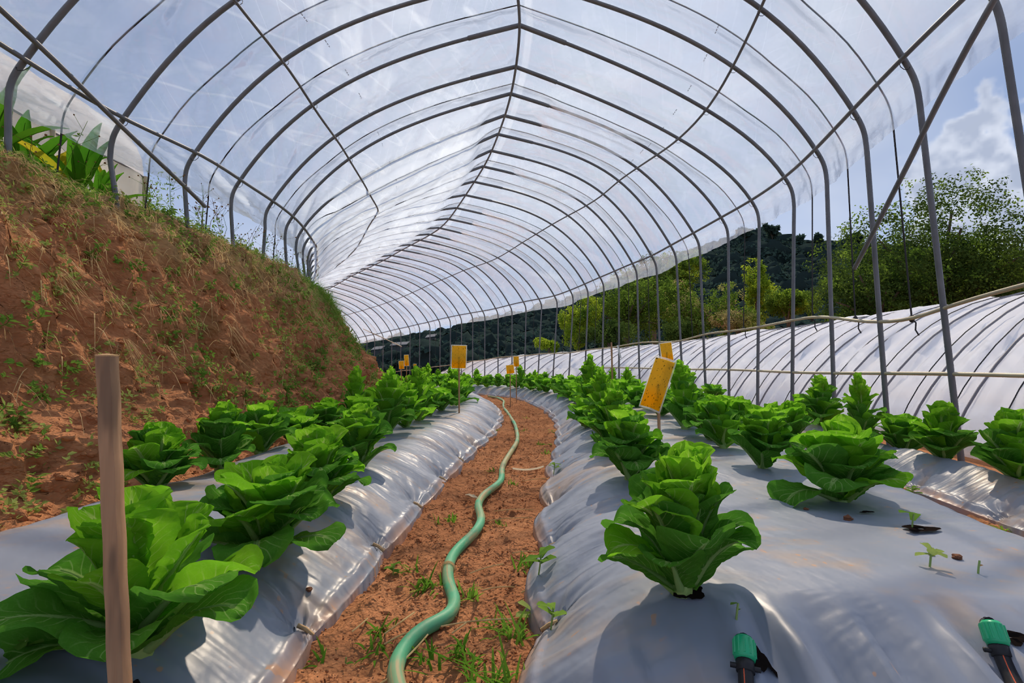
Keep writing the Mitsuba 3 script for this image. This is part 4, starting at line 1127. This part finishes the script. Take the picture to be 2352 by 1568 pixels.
for i in range(29):
    for j in range(12): F.append((i * 12 + j, i * 12 + (j + 1) % 12, (i + 1) * 12 + (j + 1) % 12, (i + 1) * 12 + j))
k = put('wooden_stake', (sv.reshape(-1, 3), np.array(F)), 'stake_wood', None, 40); tag(k, 'weathered wooden stake standing in front of the nearest left lettuce', 'stake')
topv = sv[-1] + [0, 0, 0]; cc = topv.mean(0) + [0, 0, .001]
gg = np.random.default_rng(4); tv = np.vstack([topv, topv * [1, 1, 1] + [0, 0, .002], [cc + [0, 0, .003]]])
tf = [(12 + j, 12 + (j + 1) % 12, 24) for j in range(12)] + [(j, (j + 1) % 12, 12 + (j + 1) % 12) for j in range(12)] + [(j, 12 + (j + 1) % 12, 12 + j) for j in range(12)]
put('cut_end', (tv, np.array(tf)), 'cut_wood', k)
rt = cc + np.stack([gg.uniform(-.013, .013, 160), gg.uniform(-.010, .010, 160), 0 * gg.random(160)], 1)
put('frayed_fibre', blades(rt, norm(gg.normal(size=(160, 3)) * [1, .6, .3] + [0, 0, .5]), gg.uniform(.003, .007, 160), 0.0008, 0.3, 2), 'dry_grass', k); labels[f'{k}__frayed_fibre'] = {'kind': 'stuff'}

# ------------------------------------------------------------------ yellow sticky traps
def trap_colour(p, n, uv):
    low = smoothstep(0.55, 0.15, uv.y)
    c = mix((0.86, 0.61, 0.075), (0.95, 0.56, 0.015), low)
    sp = smoothstep(0.84, 0.90, noise(uv.x * 26, uv.y * 44, 3.0))
    return mix(c, (0.05, 0.035, 0.02), sp * 0.85)


scene['trap_yellow'] = {'type': 'principledthin', 'base_color': proc(trap_colour), 'roughness': 0.3, 'diff_trans': 1.2, 'spec_trans': 0.0, 'eta': 1.5}
scene['trap_sleeve'] = {'type': 'blendbsdf', 'weight': 0.5, 'clear': {'type': 'thindielectric', 'int_ior': 1.4}, 'haze': {'type': 'principledthin', 'base_color': rgb(0.85, 0.86, 0.86), 'roughness': 0.2, 'diff_trans': 1.0, 'spec_trans': 0.0, 'eta': 1.5}}


def trap(x, y, zc, w, h, tilt, yaw, label, stick_z=None, fold=0.0, lean=0.0):
    k = thing('sticky_trap', label, 'sticky trap')
    n, m = 9, 9
    U, V_ = np.meshgrid(np.linspace(-1, 1, n), np.linspace(-1, 1, m))

    def sheet(sx, sz, dy):
        bx = U * w / 2 * sx; bz = V_ * h / 2 * sz; by = dy + 0.004 * np.sin(U * 2 + V_ * 1.5) - fold * np.abs(U) * w * 0.5
        cx_, sx_ = math.cos(tilt), math.sin(tilt)
        X_, Z_ = bx * cx_ + bz * sx_, -bx * sx_ + bz * cx_
        Y_ = by + Z_ * lean
        cy_, sy_ = math.cos(yaw), math.sin(yaw)
        return np.stack([x + X_ * cy_ - Y_ * sy_, y + X_ * sy_ + Y_ * cy_, zc + Z_], -1).reshape(-1, 3)
    uv = np.stack([U * .5 + .5, V_ * .5 + .5], -1).reshape(-1, 2)
    a, b = sheet(.93, .95, 0.0), sheet(.93, .95, 0.0016)
    gf = grid_faces(m, n)
    put('yellow_card', (np.vstack([a, b]), np.vstack([gf, gf[:, ::-1] + len(a)])), 'trap_yellow', k, True, uv=np.vstack([uv, uv]))
    put('plastic_sleeve', (sheet(1.06, 1.03, 0.006), gf), 'trap_sleeve', k, True)
    zb_ = top_z(x, y) - 0.03
    zt = zc if stick_z is None else stick_z
    put('stick', tube([(x + 0.004, y + 0.012, zb_), (x, y + 0.010, zt)], 0.008, 8), 'stake_wood', k, True)


trap(-0.53, 5.0, 0.772, 0.15, 0.235, 0.02, 0.06, 'large yellow sticky trap on a stick above the left row, nearest of the left traps')
trap(0.745, 2.55, 0.60, 0.105, 0.265, 0.30, -0.5, 'large speckled yellow trap leaning between lettuces on the right, in a crumpled clear sleeve', None, 0.55, 0.15)
trap(1.70, 5.5, 0.832, 0.14, 0.21, -0.13, 0.1, 'tilted yellow sticky trap on the right before the white tunnel')
trap(-0.03, 8.3, 0.615, 0.135, 0.145, -0.10, 0.0, 'small yellow trap low among the far lettuces, lower of the middle pair')
trap(0.075, 9.0, 0.748, 0.105, 0.19, -0.02, 0.0, 'small yellow trap standing above the far lettuces, upper of the middle pair')
trap(-1.98, 9.4, 0.770, 0.085, 0.21, -0.06, 0.0, 'narrow yellow trap at the far left, tallest of the three by the bank')
trap(-2.03, 9.2, 0.685, 0.095, 0.15, -0.08, 0.0, 'small yellow trap at the far left just below the tallest of the three')
trap(-1.86, 9.6, 0.640, 0.06, 0.13, 0.0, 0.0, 'smallest yellow trap at the far left, right of the other two')
k = thing('thin_stake', 'thin brown stick among the lettuces left of the tilted yellow trap', 'stake')
put('shaft', tube([(0.79, 4.0, 0.3), (0.80, 4.0, 0.6), (0.795, 4.0, 0.875)], 0.007, 8), 'stake_wood', k, True)
k = thing('white_tag', 'small white tag on a cord hanging beside the thin brown stick', 'tag')
a0 = np.array([1.37, 6.4, 0.86])
put('strip', box_mesh((0.022, 0.002, 0.17), tuple(a0), 0.0006), 'tag_white', k); scene[f'{k}__strip']['to_world'] = T().translate([float(q) for q in a0]).rotate([0, 1, 0], -14).translate([-float(q) for q in a0])
put('cord', tube([a0 + [-.02, 0, .08], a0 + [-.03, 0, .24]], 0.002, 4), 'rope_black', k)
scene['tag_white'] = two({'type': 'diffuse', 'reflectance': rgb(0.75, 0.75, 0.75)})

# ------------------------------------------------------------------ grass, weeds, straw on the path
def tuft(x, y, n, h, label, seed, group, bs='grass_green', name='grass_tuft', spread=0.03, wid=0.006):
    gg = np.random.default_rng(seed)
    z = float(ground_z(x, y))
    r = np.stack([x + gg.normal(0, spread * .55, n), y + gg.normal(0, spread * .55, n), np.full(n, z)], 1)
    a = gg.uniform(0, 6.28, n); e = np.radians(gg.uniform(20, 80, n))
    d = np.stack([np.cos(a) * np.cos(e), np.sin(a) * np.cos(e), np.sin(e)], 1)
    k = put(name, blades(r, d, gg.uniform(.5, 1.1, n) * h * 1.35, wid * 1.25, gg.uniform(.15, .7, n), 4), bs); tag(k, label, 'grass', group)
    return k


g = np.random.default_rng(66)
spots = [(1185, 1455, .10, 26), (975, 1335, .075, 22), (1075, 1360, .07, 18), (1010, 1340, .05, 14), (1160, 1560, .12, 22), (1060, 1480, .07, 16), (880, 1440, .05, 16), (990, 1505, .06, 14), (1210, 1300, .07, 20), (1230, 1290, .06, 14),
         (1040, 1190, .05, 14), (1000, 1200, .05, 10), (950, 1300, .06, 10), (1095, 1510, .06, 12), (1120, 1420, .05, 10), (760, 1500, .05, 8), (1255, 1040, .05, 16), (1240, 1020, .05, 12), (1200, 990, .04, 14), (1210, 960, .05, 12), (1130, 1080, .04, 10), (1110, 1560, .07, 14),
         (870, 1480, .05, 12), (1150, 1200, .04, 10), (1180, 1110, .04, 8), (1230, 940, .05, 12)]
for i, (px, py, h, n) in enumerate(spots):
    q = pt(px, py, 0.0)
    where = ('left of the hose ' if q[0] < np.interp(q[1], hq[:, 1], hq[:, 0]) else 'right of the hose ') + ('near the bottom of the photo' if py > 1400 else 'in the middle stretch' if py > 1180 else 'in the far stretch')
    tuft(q[0], q[1], n, h, f"{'tall' if h > .09 else 'dense' if n > 15 else 'sparse' if n < 11 else 'low'} grass tuft on the path {where}", 700 + i, f"{'tall' if h > .09 else 'dense' if n > 15 else 'sparse' if n < 11 else 'low'} grass tufts on the path {where}", spread=0.022 + h * 0.15)
WEEDP = [(1235, 1335, .06, 6, .055, 'broad-leaved green weed growing at the right edge of the path below the bed film'), (1215, 1385, .05, 7, .045, 'pale-leaved weed on the path just below the broad-leaved one'), (1262, 1450, .05, 5, .04, 'weed poking through the film edge at the lower right of the path'),
         (905, 1290, .05, 6, .03, 'small weed at the left film edge beside the first bend of the hose'), (1270, 1090, .06, 6, .04, 'small weed at the right film edge in the middle of the path'), (1140, 985, .06, 6, .035, 'small weed at the left film edge where the path turns'), (1255, 1020, .06, 6, .04, 'far small weed at the right film edge'),
         (1000, 1150, .04, 5, .03, 'small weed under the left film edge halfway along the path'), (2080, 1130, .08, 9, .045, 'weed growing in the narrow soil strip below the spreading lettuce'), (1265, 990, .06, 6, .04, 'farthest weed at the right film edge of the path')]
for i, (px, py, h, n, l, lb) in enumerate(WEEDP):
    q = pt(px, py, 0.03); seedling(q[0], q[1], h, n, l, lb, 'weed_leaf' if i != 1 else 'weed_pale', None, 40 + i, cat='weed')
q = pt(32, 1120, 0.05); seedling(q[0], q[1], .12, 16, .075, 'bushy pale-edged weed on the red soil at the left picture edge', 'weed_pale', None, 77, cat='weed')
for i, (px, py) in enumerate([(2240, 1190), (2330, 1255), (2150, 1150), (2020, 1120), (2290, 1215)]):
    q = pt(px, py, 0.0); tuft(q[0], q[1], 12, .05, 'small grass tuft in the narrow soil strip at the right', 780 + i, 'grass tufts in the right soil strip', spread=.02)
STRAW = [(925, 1420, 70, 1.0), (915, 1455, 40, .75), (955, 1480, 90, 1.15), (1100, 1420, 110, .15), (1120, 1300, 60, .5), (1180, 1170, 60, .1), (1205, 1265, 40, .1), (1170, 1190, 70, .15), (890, 1550, 40, .8), (1060, 1430, 40, .9), (1145, 1345, 50, .2), (835, 1425, 40, 1.2), (1230, 1340, 60, .6), (1110, 1005, 60, -.6), (1240, 1100, 60, .3)]
for i, (px, py, lpx, a) in enumerate(STRAW):
    q = pt(px, py, 0.012); L = lpx / 1150 * q[1] * 1.5
    d = np.array([math.cos(a), math.sin(a) * 1.3, 0]); d /= np.linalg.norm(d)
    c = spline([q - d * L / 2 + [0, 0, .006], q + [0.008, 0, .012], q + d * L / 2 + [0, 0, .006]], 8)
    k = put('straw_stalk', tube(c, 0.0022, 5), 'dry_grass'); w_ = ('long' if lpx > 65 else 'short') + ' dry straw stalk lying ' + ('left' if q[0] < np.interp(q[1], hq[:, 1], hq[:, 0]) else 'right') + ' of the hose ' + ('near the bottom of the photo' if py > 1400 else 'further up the path'); tag(k, w_, 'straw', w_.replace('stalk', 'stalks'))
q = pt(1213, 1078, 0.02); c = spline([q + [-.10, 0, .01], q + [0, .01, .0], q + [.10, .015, .02]], 12)
V = np.concatenate([c + [0, -.014, .006], c, c + [0, .016, .008]]); ii = np.arange(11)
k = put('husk', (V, np.vstack([np.stack([ii + a * 12, ii + 1 + a * 12, ii + 13 + a * 12, ii + 12 + a * 12], 1) for a in (0, 1)])), 'husk_pale', None, True); tag(k, 'pale curled husk lying across the path beyond the hose bend', 'husk')
scene['husk_pale'] = two({'type': 'diffuse', 'reflectance': rgb(0.50, 0.42, 0.30)})
q = pt(1098, 1140, 0.02); k = put('dry_leaf', lettuce_leaf(9, .07, .045, .8, .6, .1, .08, 7, 8, rib=False)[:2], 'husk_pale', None, True); scene[k]['to_world'] = T().translate([float(x) for x in q]).rotate([0, 0, 1], 70); tag(k, 'pale crumpled dry leaf beside the hose on the path', 'leaf')

# crumbs of soil over the path
g = np.random.default_rng(321); oct_ = trimesh.creation.icosahedron(); ov, of = tm(oct_)
n = 5200; yy = 0.9 + 8.5 * g.random(n) ** 1.7; t = g.uniform(-0.05, 1.05, n)
xl, xr = np.interp(yy, cL.d[:, 1], cL.d[:, 0]), np.interp(yy, cR.d[:, 1], cR.d[:, 0])
xx = xl + (xr - xl) * t; rr_ = g.uniform(.0014, .0048, n) * (1 + (g.random(n) > .965) * 1.4)
R3 = np.stack([norm(g.normal(size=(n, 3))), norm(g.normal(size=(n, 3)))], 1)
cv = np.stack([xx, yy, ground_z(xx, yy) + 0.004 + 0.02 * g.random(n) * 0.3], 1)
V = cv[:, None] + ov[None] * rr_[:, None, None] * g.uniform(.6, 1.3, (n, 12, 1)) * np.array([1.1, 1, .8])
k = put('soil_crumbs', (V.reshape(-1, 3), (of[None] + (np.arange(n) * 12)[:, None, None]).reshape(-1, 3)), 'soil'); tag(k, 'loose crumbs of red soil scattered over the path', 'soil', kind='stuff')

# ------------------------------------------------------------------ growth on the bank
_bkt = cKDTree(np.stack([Sg.ravel(), Dg.ravel() * 1.5], 1))


def bank_at(s, d):
    """Surface points and outward directions of the bank."""
    P = bank_point(np.asarray(s), np.asarray(d)); e = 0.03
    a = bank_point(np.asarray(s) + e, np.asarray(d)) - P; b = bank_point(np.asarray(s), np.asarray(d) + e) - P
    n = norm(np.cross(b, a)); n *= np.sign(n[:, 2:3] + 0.3 * n[:, :1] + 1e-6)
    return P, n


g = np.random.default_rng(88)
# dry grass thatch: dense over the lip, strands hanging down the face
n = 20000
s = g.uniform(-1.5, 9.6, n); d = g.normal(0.02, 0.36, n)
keep = (meshkit.fbm(np.stack([s * 1.3, d * 3, 0 * s], -1), 3, 61) > 0.36) & (d < 0.95) & (d > -1.2)
s, d = s[keep], d[keep]; P, N = bank_at(s, d); n = len(s)
a = g.uniform(0, 6.28, n)
D = norm(np.stack([np.cos(a) * 0.7 + 0.5, np.sin(a) * 0.8, g.uniform(-0.15, 0.75, n)], 1) + N * 0.25)
k = put('dry_thatch', blades(P - N * .01, D, g.uniform(.08, .26, n), g.uniform(.003, .006, n), g.uniform(.3, 1.2, n), 4), 'dry_grass'); tag(k, 'thick thatch of dry straw-coloured grass over the lip of the earth bank', 'dry grass', kind='stuff')
n = 9000; s = g.uniform(-1.5, 9.6, n); d = g.normal(0.10, 0.35, n); keep = (meshkit.fbm(np.stack([s * 1.6, d * 3, 0 * s + 4], -1), 3, 62) > 0.45) & (d < .9) & (d > -1.2); s, d = s[keep], d[keep]; P, N = bank_at(s, d); n = len(s)
D = norm(g.normal(size=(n, 3)) * [1, 1, .6] + N * .4)
k = put('dead_stems', blades(P - N * .01, D, g.uniform(.06, .2, n), g.uniform(.002, .004, n), g.uniform(.2, 1.0, n), 3), 'dry_dark'); tag(k, 'tangled dead brown stems in the grass along the top of the bank', 'dead stems', kind='stuff')


# crumbs and lumps of earth sticking out of the bank face
icl = trimesh.creation.icosphere(1); lv, lf = tm(icl)
gq = np.random.default_rng(91)
for nm, n, r0_, r1_, lab in (('earth_crumbs', 7000, .003, .009, 'loose crumbs of red earth all over the bank face'), ('earth_lumps', 900, .012, .034, 'lumps of red earth sticking out of the bank face')):
    s_, d_ = gq.uniform(-1.2, 9.0, n), gq.uniform(.05, 1.75, n) if nm == 'earth_crumbs' else gq.uniform(.25, 1.7, n)
    P, N = bank_at(s_, d_); rr_ = r0_ + (r1_ - r0_) * gq.random(n) ** 2.2
    bv, bf = (ov, of) if nm == 'earth_crumbs' else (lv, lf)
    jit = 1 + (meshkit.noise(bv[None] * 1.7 + np.arange(n)[:, None, None] * 1.37, 5) - .5)[..., None] * .9
    V = P[:, None] - N[:, None] * (rr_ * .15)[:, None, None] + bv[None] * jit * rr_[:, None, None] * gq.uniform(.7, 1.3, (n, 1, 3))
    k = put(nm, (V.reshape(-1, 3), (bf[None] + (np.arange(n) * len(bv))[:, None, None]).reshape(-1, 3)), 'bank_soil', None, nm == 'earth_lumps'); tag(k, lab, 'soil', kind='stuff')


def sprigs(s, d, nl, size, bs, name, label, seed, up=0.5):
    gg = np.random.default_rng(seed)
    P, N = bank_at(s, d); n = len(P)
    tips = norm(N + np.array([0, 0, up]) + gg.normal(size=(n, 3)) * 0.35)
    pos, dirs, nor, L = [], [], [], []
    for j in range(nl):
        t = (j + 0.6) / nl
        a = j * 2.4 + gg.uniform(0, 6.28, n)
        e1 = norm(np.cross(tips, [0.3, 0.2, 1.0])); e2 = np.cross(tips, e1)
        o = e1 * np.cos(a)[:, None] + e2 * np.sin(a)[:, None]
        sz = size * gg.uniform(.7, 1.4, n)
        pos.append(P + tips * (t * sz * 2.2)[:, None]); dirs.append(norm(o + tips * 0.4)); nor.append(norm(tips + gg.normal(size=(n, 3)) * .3)); L.append(sz)
    v, f = leaflets(np.vstack(pos), np.vstack(dirs), np.vstack(nor), np.concatenate(L), np.concatenate(L) * 0.55)
    k = put(name, (v, f), bs); tag(k, label, 'ground cover', kind='stuff')


n = 5200; s = g.uniform(-1.5, 9.4, n); d = g.uniform(-.9, 1.35, n)
dens = meshkit.fbm(np.stack([s * 1.5, d * 2.6, 0 * s + 9], -1), 4, 63) + 0.12 * np.exp(-((d - 0.05) / 0.4) ** 2) + 0.10 * np.clip((s - 4.5) / 3, 0, 1)
kp = dens > 0.52
sprigs(s[kp], d[kp], 6, 0.026, 'weed_pale', 'creeping_weed', 'small pale green creeping weeds scattered over the face of the bank', 1)
n = 4600; s = g.uniform(-1.5, 9.4, n); d = g.uniform(-1.2, 1.2, n)
dens = meshkit.fbm(np.stack([s * 1.7 + 5, d * 2.8, 0 * s + 2], -1), 4, 64) - 0.035 + 0.12 * np.exp(-((d + 0.1) / 0.4) ** 2) + 0.10 * np.clip((s - 4.0) / 3, 0, 1)
kp = dens > 0.50
sprigs(s[kp], d[kp], 7, 0.030, 'weed_leaf', 'leafy_undergrowth', 'fresh green undergrowth along the top and the far end of the bank', 2)
def place(s_, d_):
    col = 'nearest the camera' if s_ < 1.2 else 'below left posts two and three' if s_ < 3.2 else 'below left posts four and five' if s_ < 5.2 else 'towards the far shoulder'
    return f"{'high' if d_ < .55 else 'halfway up' if d_ < 1.0 else 'at the foot'} on the bank face {col}"


# single weeds that can be told apart on the bare face
k_n = 0
for i in range(90):
    s_, d_ = g.uniform(-0.8, 7.5), g.uniform(.15, 1.45)
    P, N = bank_at(np.array([s_]), np.array([d_])); P, N = P[0], N[0]
    h = g.uniform(.05, .13); gg = np.random.default_rng(1200 + i)
    tip = norm(N * .6 + [0, 0, .7] + gg.normal(size=3) * .2)
    k = thing('bank_weed', f"small {'pale' if i % 3 == 0 else 'fresh'} weed {place(s_, d_)}", 'weed', f"{'pale' if i % 3 == 0 else 'fresh'} weeds {place(s_, d_)}")
    put('stem', tube([P - N * .02, P + tip * h * .5 + N * .01, P + tip * h], .0016, 4, False), 'weed_leaf', k)
    nl = int(gg.integers(6, 13)); t = gg.uniform(.35, 1, nl); a = np.arange(nl) * 2.4
    e1 = norm(np.cross(tip, [.3, .2, 1.])); e2 = np.cross(tip, e1); o = e1 * np.cos(a)[:, None] + e2 * np.sin(a)[:, None]
    put('foliage', leaflets(P + tip * (h * t)[:, None], norm(o + tip * .5), norm(tip + gg.normal(size=(nl, 3)) * .3), gg.uniform(.025, .055, nl), .022), 'weed_leaf' if i % 3 else 'weed_pale', k)
# hanging wisps of dry grass
for i in range(26):
    s_, d_ = g.uniform(-0.5, 6.5), g.uniform(.1, .75); P, N = bank_at(np.array([s_]), np.array([d_])); P, N = P[0], N[0]
    n = 22; gg = np.random.default_rng(1500 + i)
    D = norm(np.array([.25, .05, -.75]) + N * .35 + gg.normal(size=(n, 3)) * .22)
    k = put('dry_wisp', blades(P + N * .02 + gg.normal(size=(n, 3)) * .012, D, gg.uniform(.12, .34, n), .0028, .15, 4), 'dry_grass'); tag(k, f'dry grass wisp {place(s_, d_)}', 'dry grass', f'dry wisps {place(s_, d_)}')
# long bright grass at the far shoulder
for i, (s_, d_, n, h) in enumerate([(7.6, .42, 520, .42), (8.3, .45, 420, .38), (7.0, .2, 160, .55)]):
    gg = np.random.default_rng(1600 + i)
    P, N = bank_at(s_ + gg.normal(0, .28, n), d_ + gg.normal(0, .14, n))
    D = norm(np.stack([gg.normal(.45, .4, n), gg.normal(-.15, .3, n), gg.uniform(.5, 1.1, n)], 1))
    k = put('long_grass_clump', blades(P, D, gg.uniform(.5, 1.05, n) * h, .0042, gg.uniform(.3, .9, n), 5), 'grass_green'); tag(k, ['bright green clump of long grass on the far shoulder of the bank', 'second bright grass clump drooping over the far end of the bank', 'loose tall grass blades by the posts on the bank'][i], 'grass')
# thin seed-head weeds along the skyline
for i in range(34):
    s_, d_ = g.uniform(1.2, 8.5), g.uniform(-.25, .3); P, N = bank_at(np.array([s_]), np.array([d_])); P = P[0]
    h = g.uniform(.18, .5); gg = np.random.default_rng(1700 + i)
    k = thing('seed_stalk', f'thin {"dark" if i % 2 else "green"} seed stalk on the bank top between the {nth(int(s_) + 1)} and {nth(int(s_) + 2)} hoops', 'weed', f'{"dark" if i % 2 else "green"} seed stalks between the {nth(int(s_) + 1)} and {nth(int(s_) + 2)} hoops')
    top = P + [gg.normal(0, .08), gg.normal(0, .08), h]; mid = (P + top) / 2 + [gg.normal(0, .02), 0, 0]
    br = [tube([P - [0, 0, .03], mid, top], [.0028, .0022, .0014], 4, False)]; hd = []
    for j in range(int(gg.integers(4, 8))):
        t = gg.uniform(.4, .95); b0 = P + (top - P) * t; b1 = b0 + [gg.normal(0, .07), gg.normal(0, .05), gg.uniform(.03, .11)]
        br.append(tube([b0, b1], .0012, 3, False)); hd.append(tm(trimesh.creation.icosphere(1, gg.uniform(.004, .008)))); hd[-1] = (hd[-1][0] + b1, hd[-1][1])
    put('stalk', cat_mesh(br), 'dry_dark' if i % 2 else 'weed_leaf', k)
    put('seed_heads', cat_mesh(hd), 'dry_dark', k); labels[f'{k}__seed_heads'] = {'kind': 'stuff'}
    nl = 10; t = gg.uniform(.1, .8, nl); o = norm(gg.normal(size=(nl, 3)))
    put('foliage', leaflets(P + (top - P) * t[:, None], o, norm(gg.normal(size=(nl, 3)) + [0, 0, 1]), gg.uniform(.02, .05, nl), .014), 'weed_leaf', k)

# ------------------------------------------------------------------ broad-leaved plants on the bank, upper left
def canna(x, y, z, n, L, label, seed):
    gg = np.random.default_rng(seed); k = thing('broad_leaved_plant', label, 'plant')
    for j in range(n):
        a = j * 2.4 + gg.uniform(-.4, .4); el = math.radians(gg.uniform(48, 84)) if j else 1.5
        P, F, uv = lettuce_leaf(400 + seed * 7 + j, L * gg.uniform(.8, 1.15), L * gg.uniform(.17, .24), gg.uniform(-1.1, -.15), .45, .0, .012, 7, 16, petiole=.14, rib=True, point=1.7)
        M = leaf_matrix(x, y, z, a, el, gg.normal(0, .25), .02 + .08 * j / n, 1.0, r0=0.005)
        put('leaf', (P @ M[:3, :3].T + M[:3, 3], F), 'canna_yellow' if gg.random() < .14 else 'canna_leaf', k, True)
    put('stem', tube([(x, y, z - .1), (x, y, z + .25)], [.02, .012], 8), 'canna_leaf', k, True)


for i, (x, y, n, L, lb) in enumerate([(-3.45, 3.2, 9, .80, 'tall broad-leaved green plant at the left picture edge on the bank'), (-3.75, 3.75, 8, .72, 'broad-leaved plant second from the left edge before the white greenhouse'), (-3.30, 3.75, 9, .62, 'broad-leaved plant with a yellowing arching leaf in the middle of its clump'), (-3.75, 4.5, 8, .62, 'broad-leaved plant with upright leaves before the white greenhouse wall'), (-3.62, 3.95, 8, .50, 'broad-leaved plant at the right end of the clump by the second left post'), (-3.9, 3.0, 8, .8, 'broad-leaved plant deep in the upper left corner')]):
    z = float(bank_z(np.array(float(to_local(x, y)[0])), np.array(float(to_local(x, y)[1]) + 2.95)))
    canna(x, y, z - .05, n, L * .84, lb, 10 + i)
# feathery shrub past the greenhouse end
gg = np.random.default_rng(12); c = np.array([-4.55, 6.15, 2.62]); k = thing('feathery_shrub', 'feathery green shrub beside the end of the white greenhouse', 'shrub')
put('stem', tube(spline([(-4.9, 6.3, 1.9), (-4.75, 6.25, 2.4), (-4.5, 6.15, 2.75)], 8), .012, 6), 'bark', k, True)
n = 900; P = c + gg.normal(size=(n, 3)) * [.16, .16, .24]
put('foliage', leaflets(P, norm(gg.normal(size=(n, 3)) + [0, 0, -.5]), norm(gg.normal(size=(n, 3))), .055, .012), 'tree_mid', k)

# ------------------------------------------------------------------ trees beyond the tunnels
def tree(x, y, zc, r, squash, n, leaf, bs, label, seed, zg=-0.6, lobes=9, bs2=None):
    k = thing('tree', label, 'tree', None)
    (v, f), lc, lr = crown(np.array([x, y, zc]), r, n, seed, leaf, squash, lobes)
    put('foliage', (v, f), bs, k)
    if bs2:
        (v, f), _, _ = crown(np.array([x, y, zc + r * .06]), r * 1.03, n // 4, seed, leaf, squash, lobes); put('new_growth', (v, f), bs2, k)
    fork = np.array([x, y, zg + (zc - r * squash * 0.75 - zg) * 0.9 + .3])
    put('trunk', tube(spline([(x + .1, y, zg - .3), (x - .05, y, (zg + fork[2]) / 2), fork], 8), np.linspace(.05 * r + .05, .04 * r + .03, 8), 8), 'bark', k, True)
    for j in range(len(lc)):
        m = (fork + lc[j]) / 2 + [0, 0, .15 * r]
        put('branch', tube(spline([fork, m, lc[j]], 6), np.linspace(.025 * r + .02, .008 * r + .008, 6), 5), 'bark', k, True)


def tp(px, py, Y): return (px - 1176) / 1150 * Y, Y, CAM_Z + (836 - py) / 1150 * Y


TREES = [  # centre px, py, depth, radius px, squash, leaves, leaf size, bsdf, label, lobes, second bsdf
    (2160, 615, 15, 195, .95, 34000, 0.085, 'tree_dark', 'large dark glossy tree rising behind the white tunnel at the right', 22, 'tree_mid'),
    (2020, 690, 14.2, 120, .9, 13500, 0.082, 'tree_dark', 'lower dark bushy crown left of the large dark tree', 14, 'tree_mid'),
    (2330, 640, 17, 130, 1.0, 18000, 0.074, 'tree_dark', 'dark tree cut by the right picture edge', 9, None),
    (1740, 672, 22, 56, 1.25, 5700, 0.098, 'tree_light', 'slender bright green tree standing before the dark hill', 7, 'tree_mid'),
    (1812, 705, 20, 62, .85, 5700, 0.090, 'tree_mid', 'rounded green bush-like tree right of the slender bright one', 7, 'tree_light'),
    (1600, 705, 19, 90, .9, 9750, 0.082, 'tree_mid', 'green tree flushed with pinkish new leaves behind the white tunnel', 9, 'tree_pink'),
    (1700, 742, 18, 70, .6, 6300, 0.074, 'tree_pink', 'low pinkish flowering shrub at the crest of the white tunnel', 8, 'tree_mid'),
    (1585, 640, 27, 74, .9, 8250, 0.115, 'tree_mid', 'taller yellowish green tree behind the pink flushed one', 8, 'tree_light'),
    (1440, 700, 21, 110, .85, 12000, 0.098, 'tree_mid', 'dense mid green tree in the middle seen between the posts', 11, 'tree_dark'),
    (1505, 655, 26, 80, .9, 7500, 0.115, 'tree_dark', 'dark green tree showing just below the hanging film edge', 8, None),
    (1330, 735, 20, 62, .95, 6750, 0.090, 'tree_light', 'bright yellow-green tree at the left end of the row of trees', 8, 'tree_mid'),
    (1262, 790, 19, 30, .7, 2250, 0.082, 'tree_light', 'small yellow-green bush left of the bright tree', 5, None),
    (1400, 770, 18, 70, .45, 6000, 0.082, 'tree_dark', 'low dark hedge-like bush behind the crest of the white tunnel', 8, None),
    (1555, 770, 17.5, 60, .5, 4500, 0.082, 'tree_dark', 'low dark bush under the pink flushed tree', 7, None),
]
for i, (px, py, Y, rp, sq, n, lf, bs, lb, lo, b2) in enumerate(TREES):
    x, y, z = tp(px, py, Y); tree(x, y, z, rp / 1150 * Y * 1.12, sq, n, lf, bs, lb, 40 + i, -1.0, lo, b2)
for i, (px, py, rp, lb) in enumerate([(1968, 545, 17, 'small round-headed tree alone on the ridge of the hill'), (1890, 545, 15, 'feathery tree on the hill ridge left of the round-headed one'), (1842, 552, 13, 'small tree at the dip of the hill ridge'), (1780, 530, 22, 'broad tree on the highest part of the hill ridge'), (1720, 532, 18, 'tree on the ridge left of the broad highest one')]):
    x, y, z = tp(px, py, 120); tree(x, y, z, rp / 1150 * 120, .8, 700, .9, 'forest', lb, 90 + i, z - 6, 6)
# small roofs in the wooded hillside
scene['roof_grey'] = two({'type': 'diffuse', 'reflectance': rgb(0.16, 0.17, 0.19)}); scene['wall_pale'] = two({'type': 'diffuse', 'reflectance': rgb(0.09, 0.10, 0.10)})
for i, (px, py, w, lb) in enumerate([(918, 790, 1.9, 'tiny grey shed roof in the distant woods left of the trap'), (990, 772, 1.1, 'tiny pale hut in the distant woods above the big left trap'), (868, 800, 1.2, 'tiny pale roof at the far left of the distant woods')]):
    x, y, z = tp(px, py, 62); k = thing('hut', lb, 'hut')
    put('walls', box_mesh((w, 1.5, 1.2), (x, y, z - .8), .05), 'wall_pale', k)
    put('roof', (np.array([(x - w * .55, y - .9, z - .2), (x + w * .55, y - .9, z - .05), (x + w * .55, y + .9, z + .38), (x - w * .55, y + .9, z + .25), (x - w * .55, y - .9, z - .26), (x + w * .55, y - .9, z - .11), (x + w * .55, y + .9, z + .32), (x - w * .55, y + .9, z + .19)]), np.array([(0, 1, 2, 3), (7, 6, 5, 4), (0, 4, 5, 1), (2, 6, 7, 3), (1, 5, 6, 2), (3, 7, 4, 0)])), 'roof_grey', k)
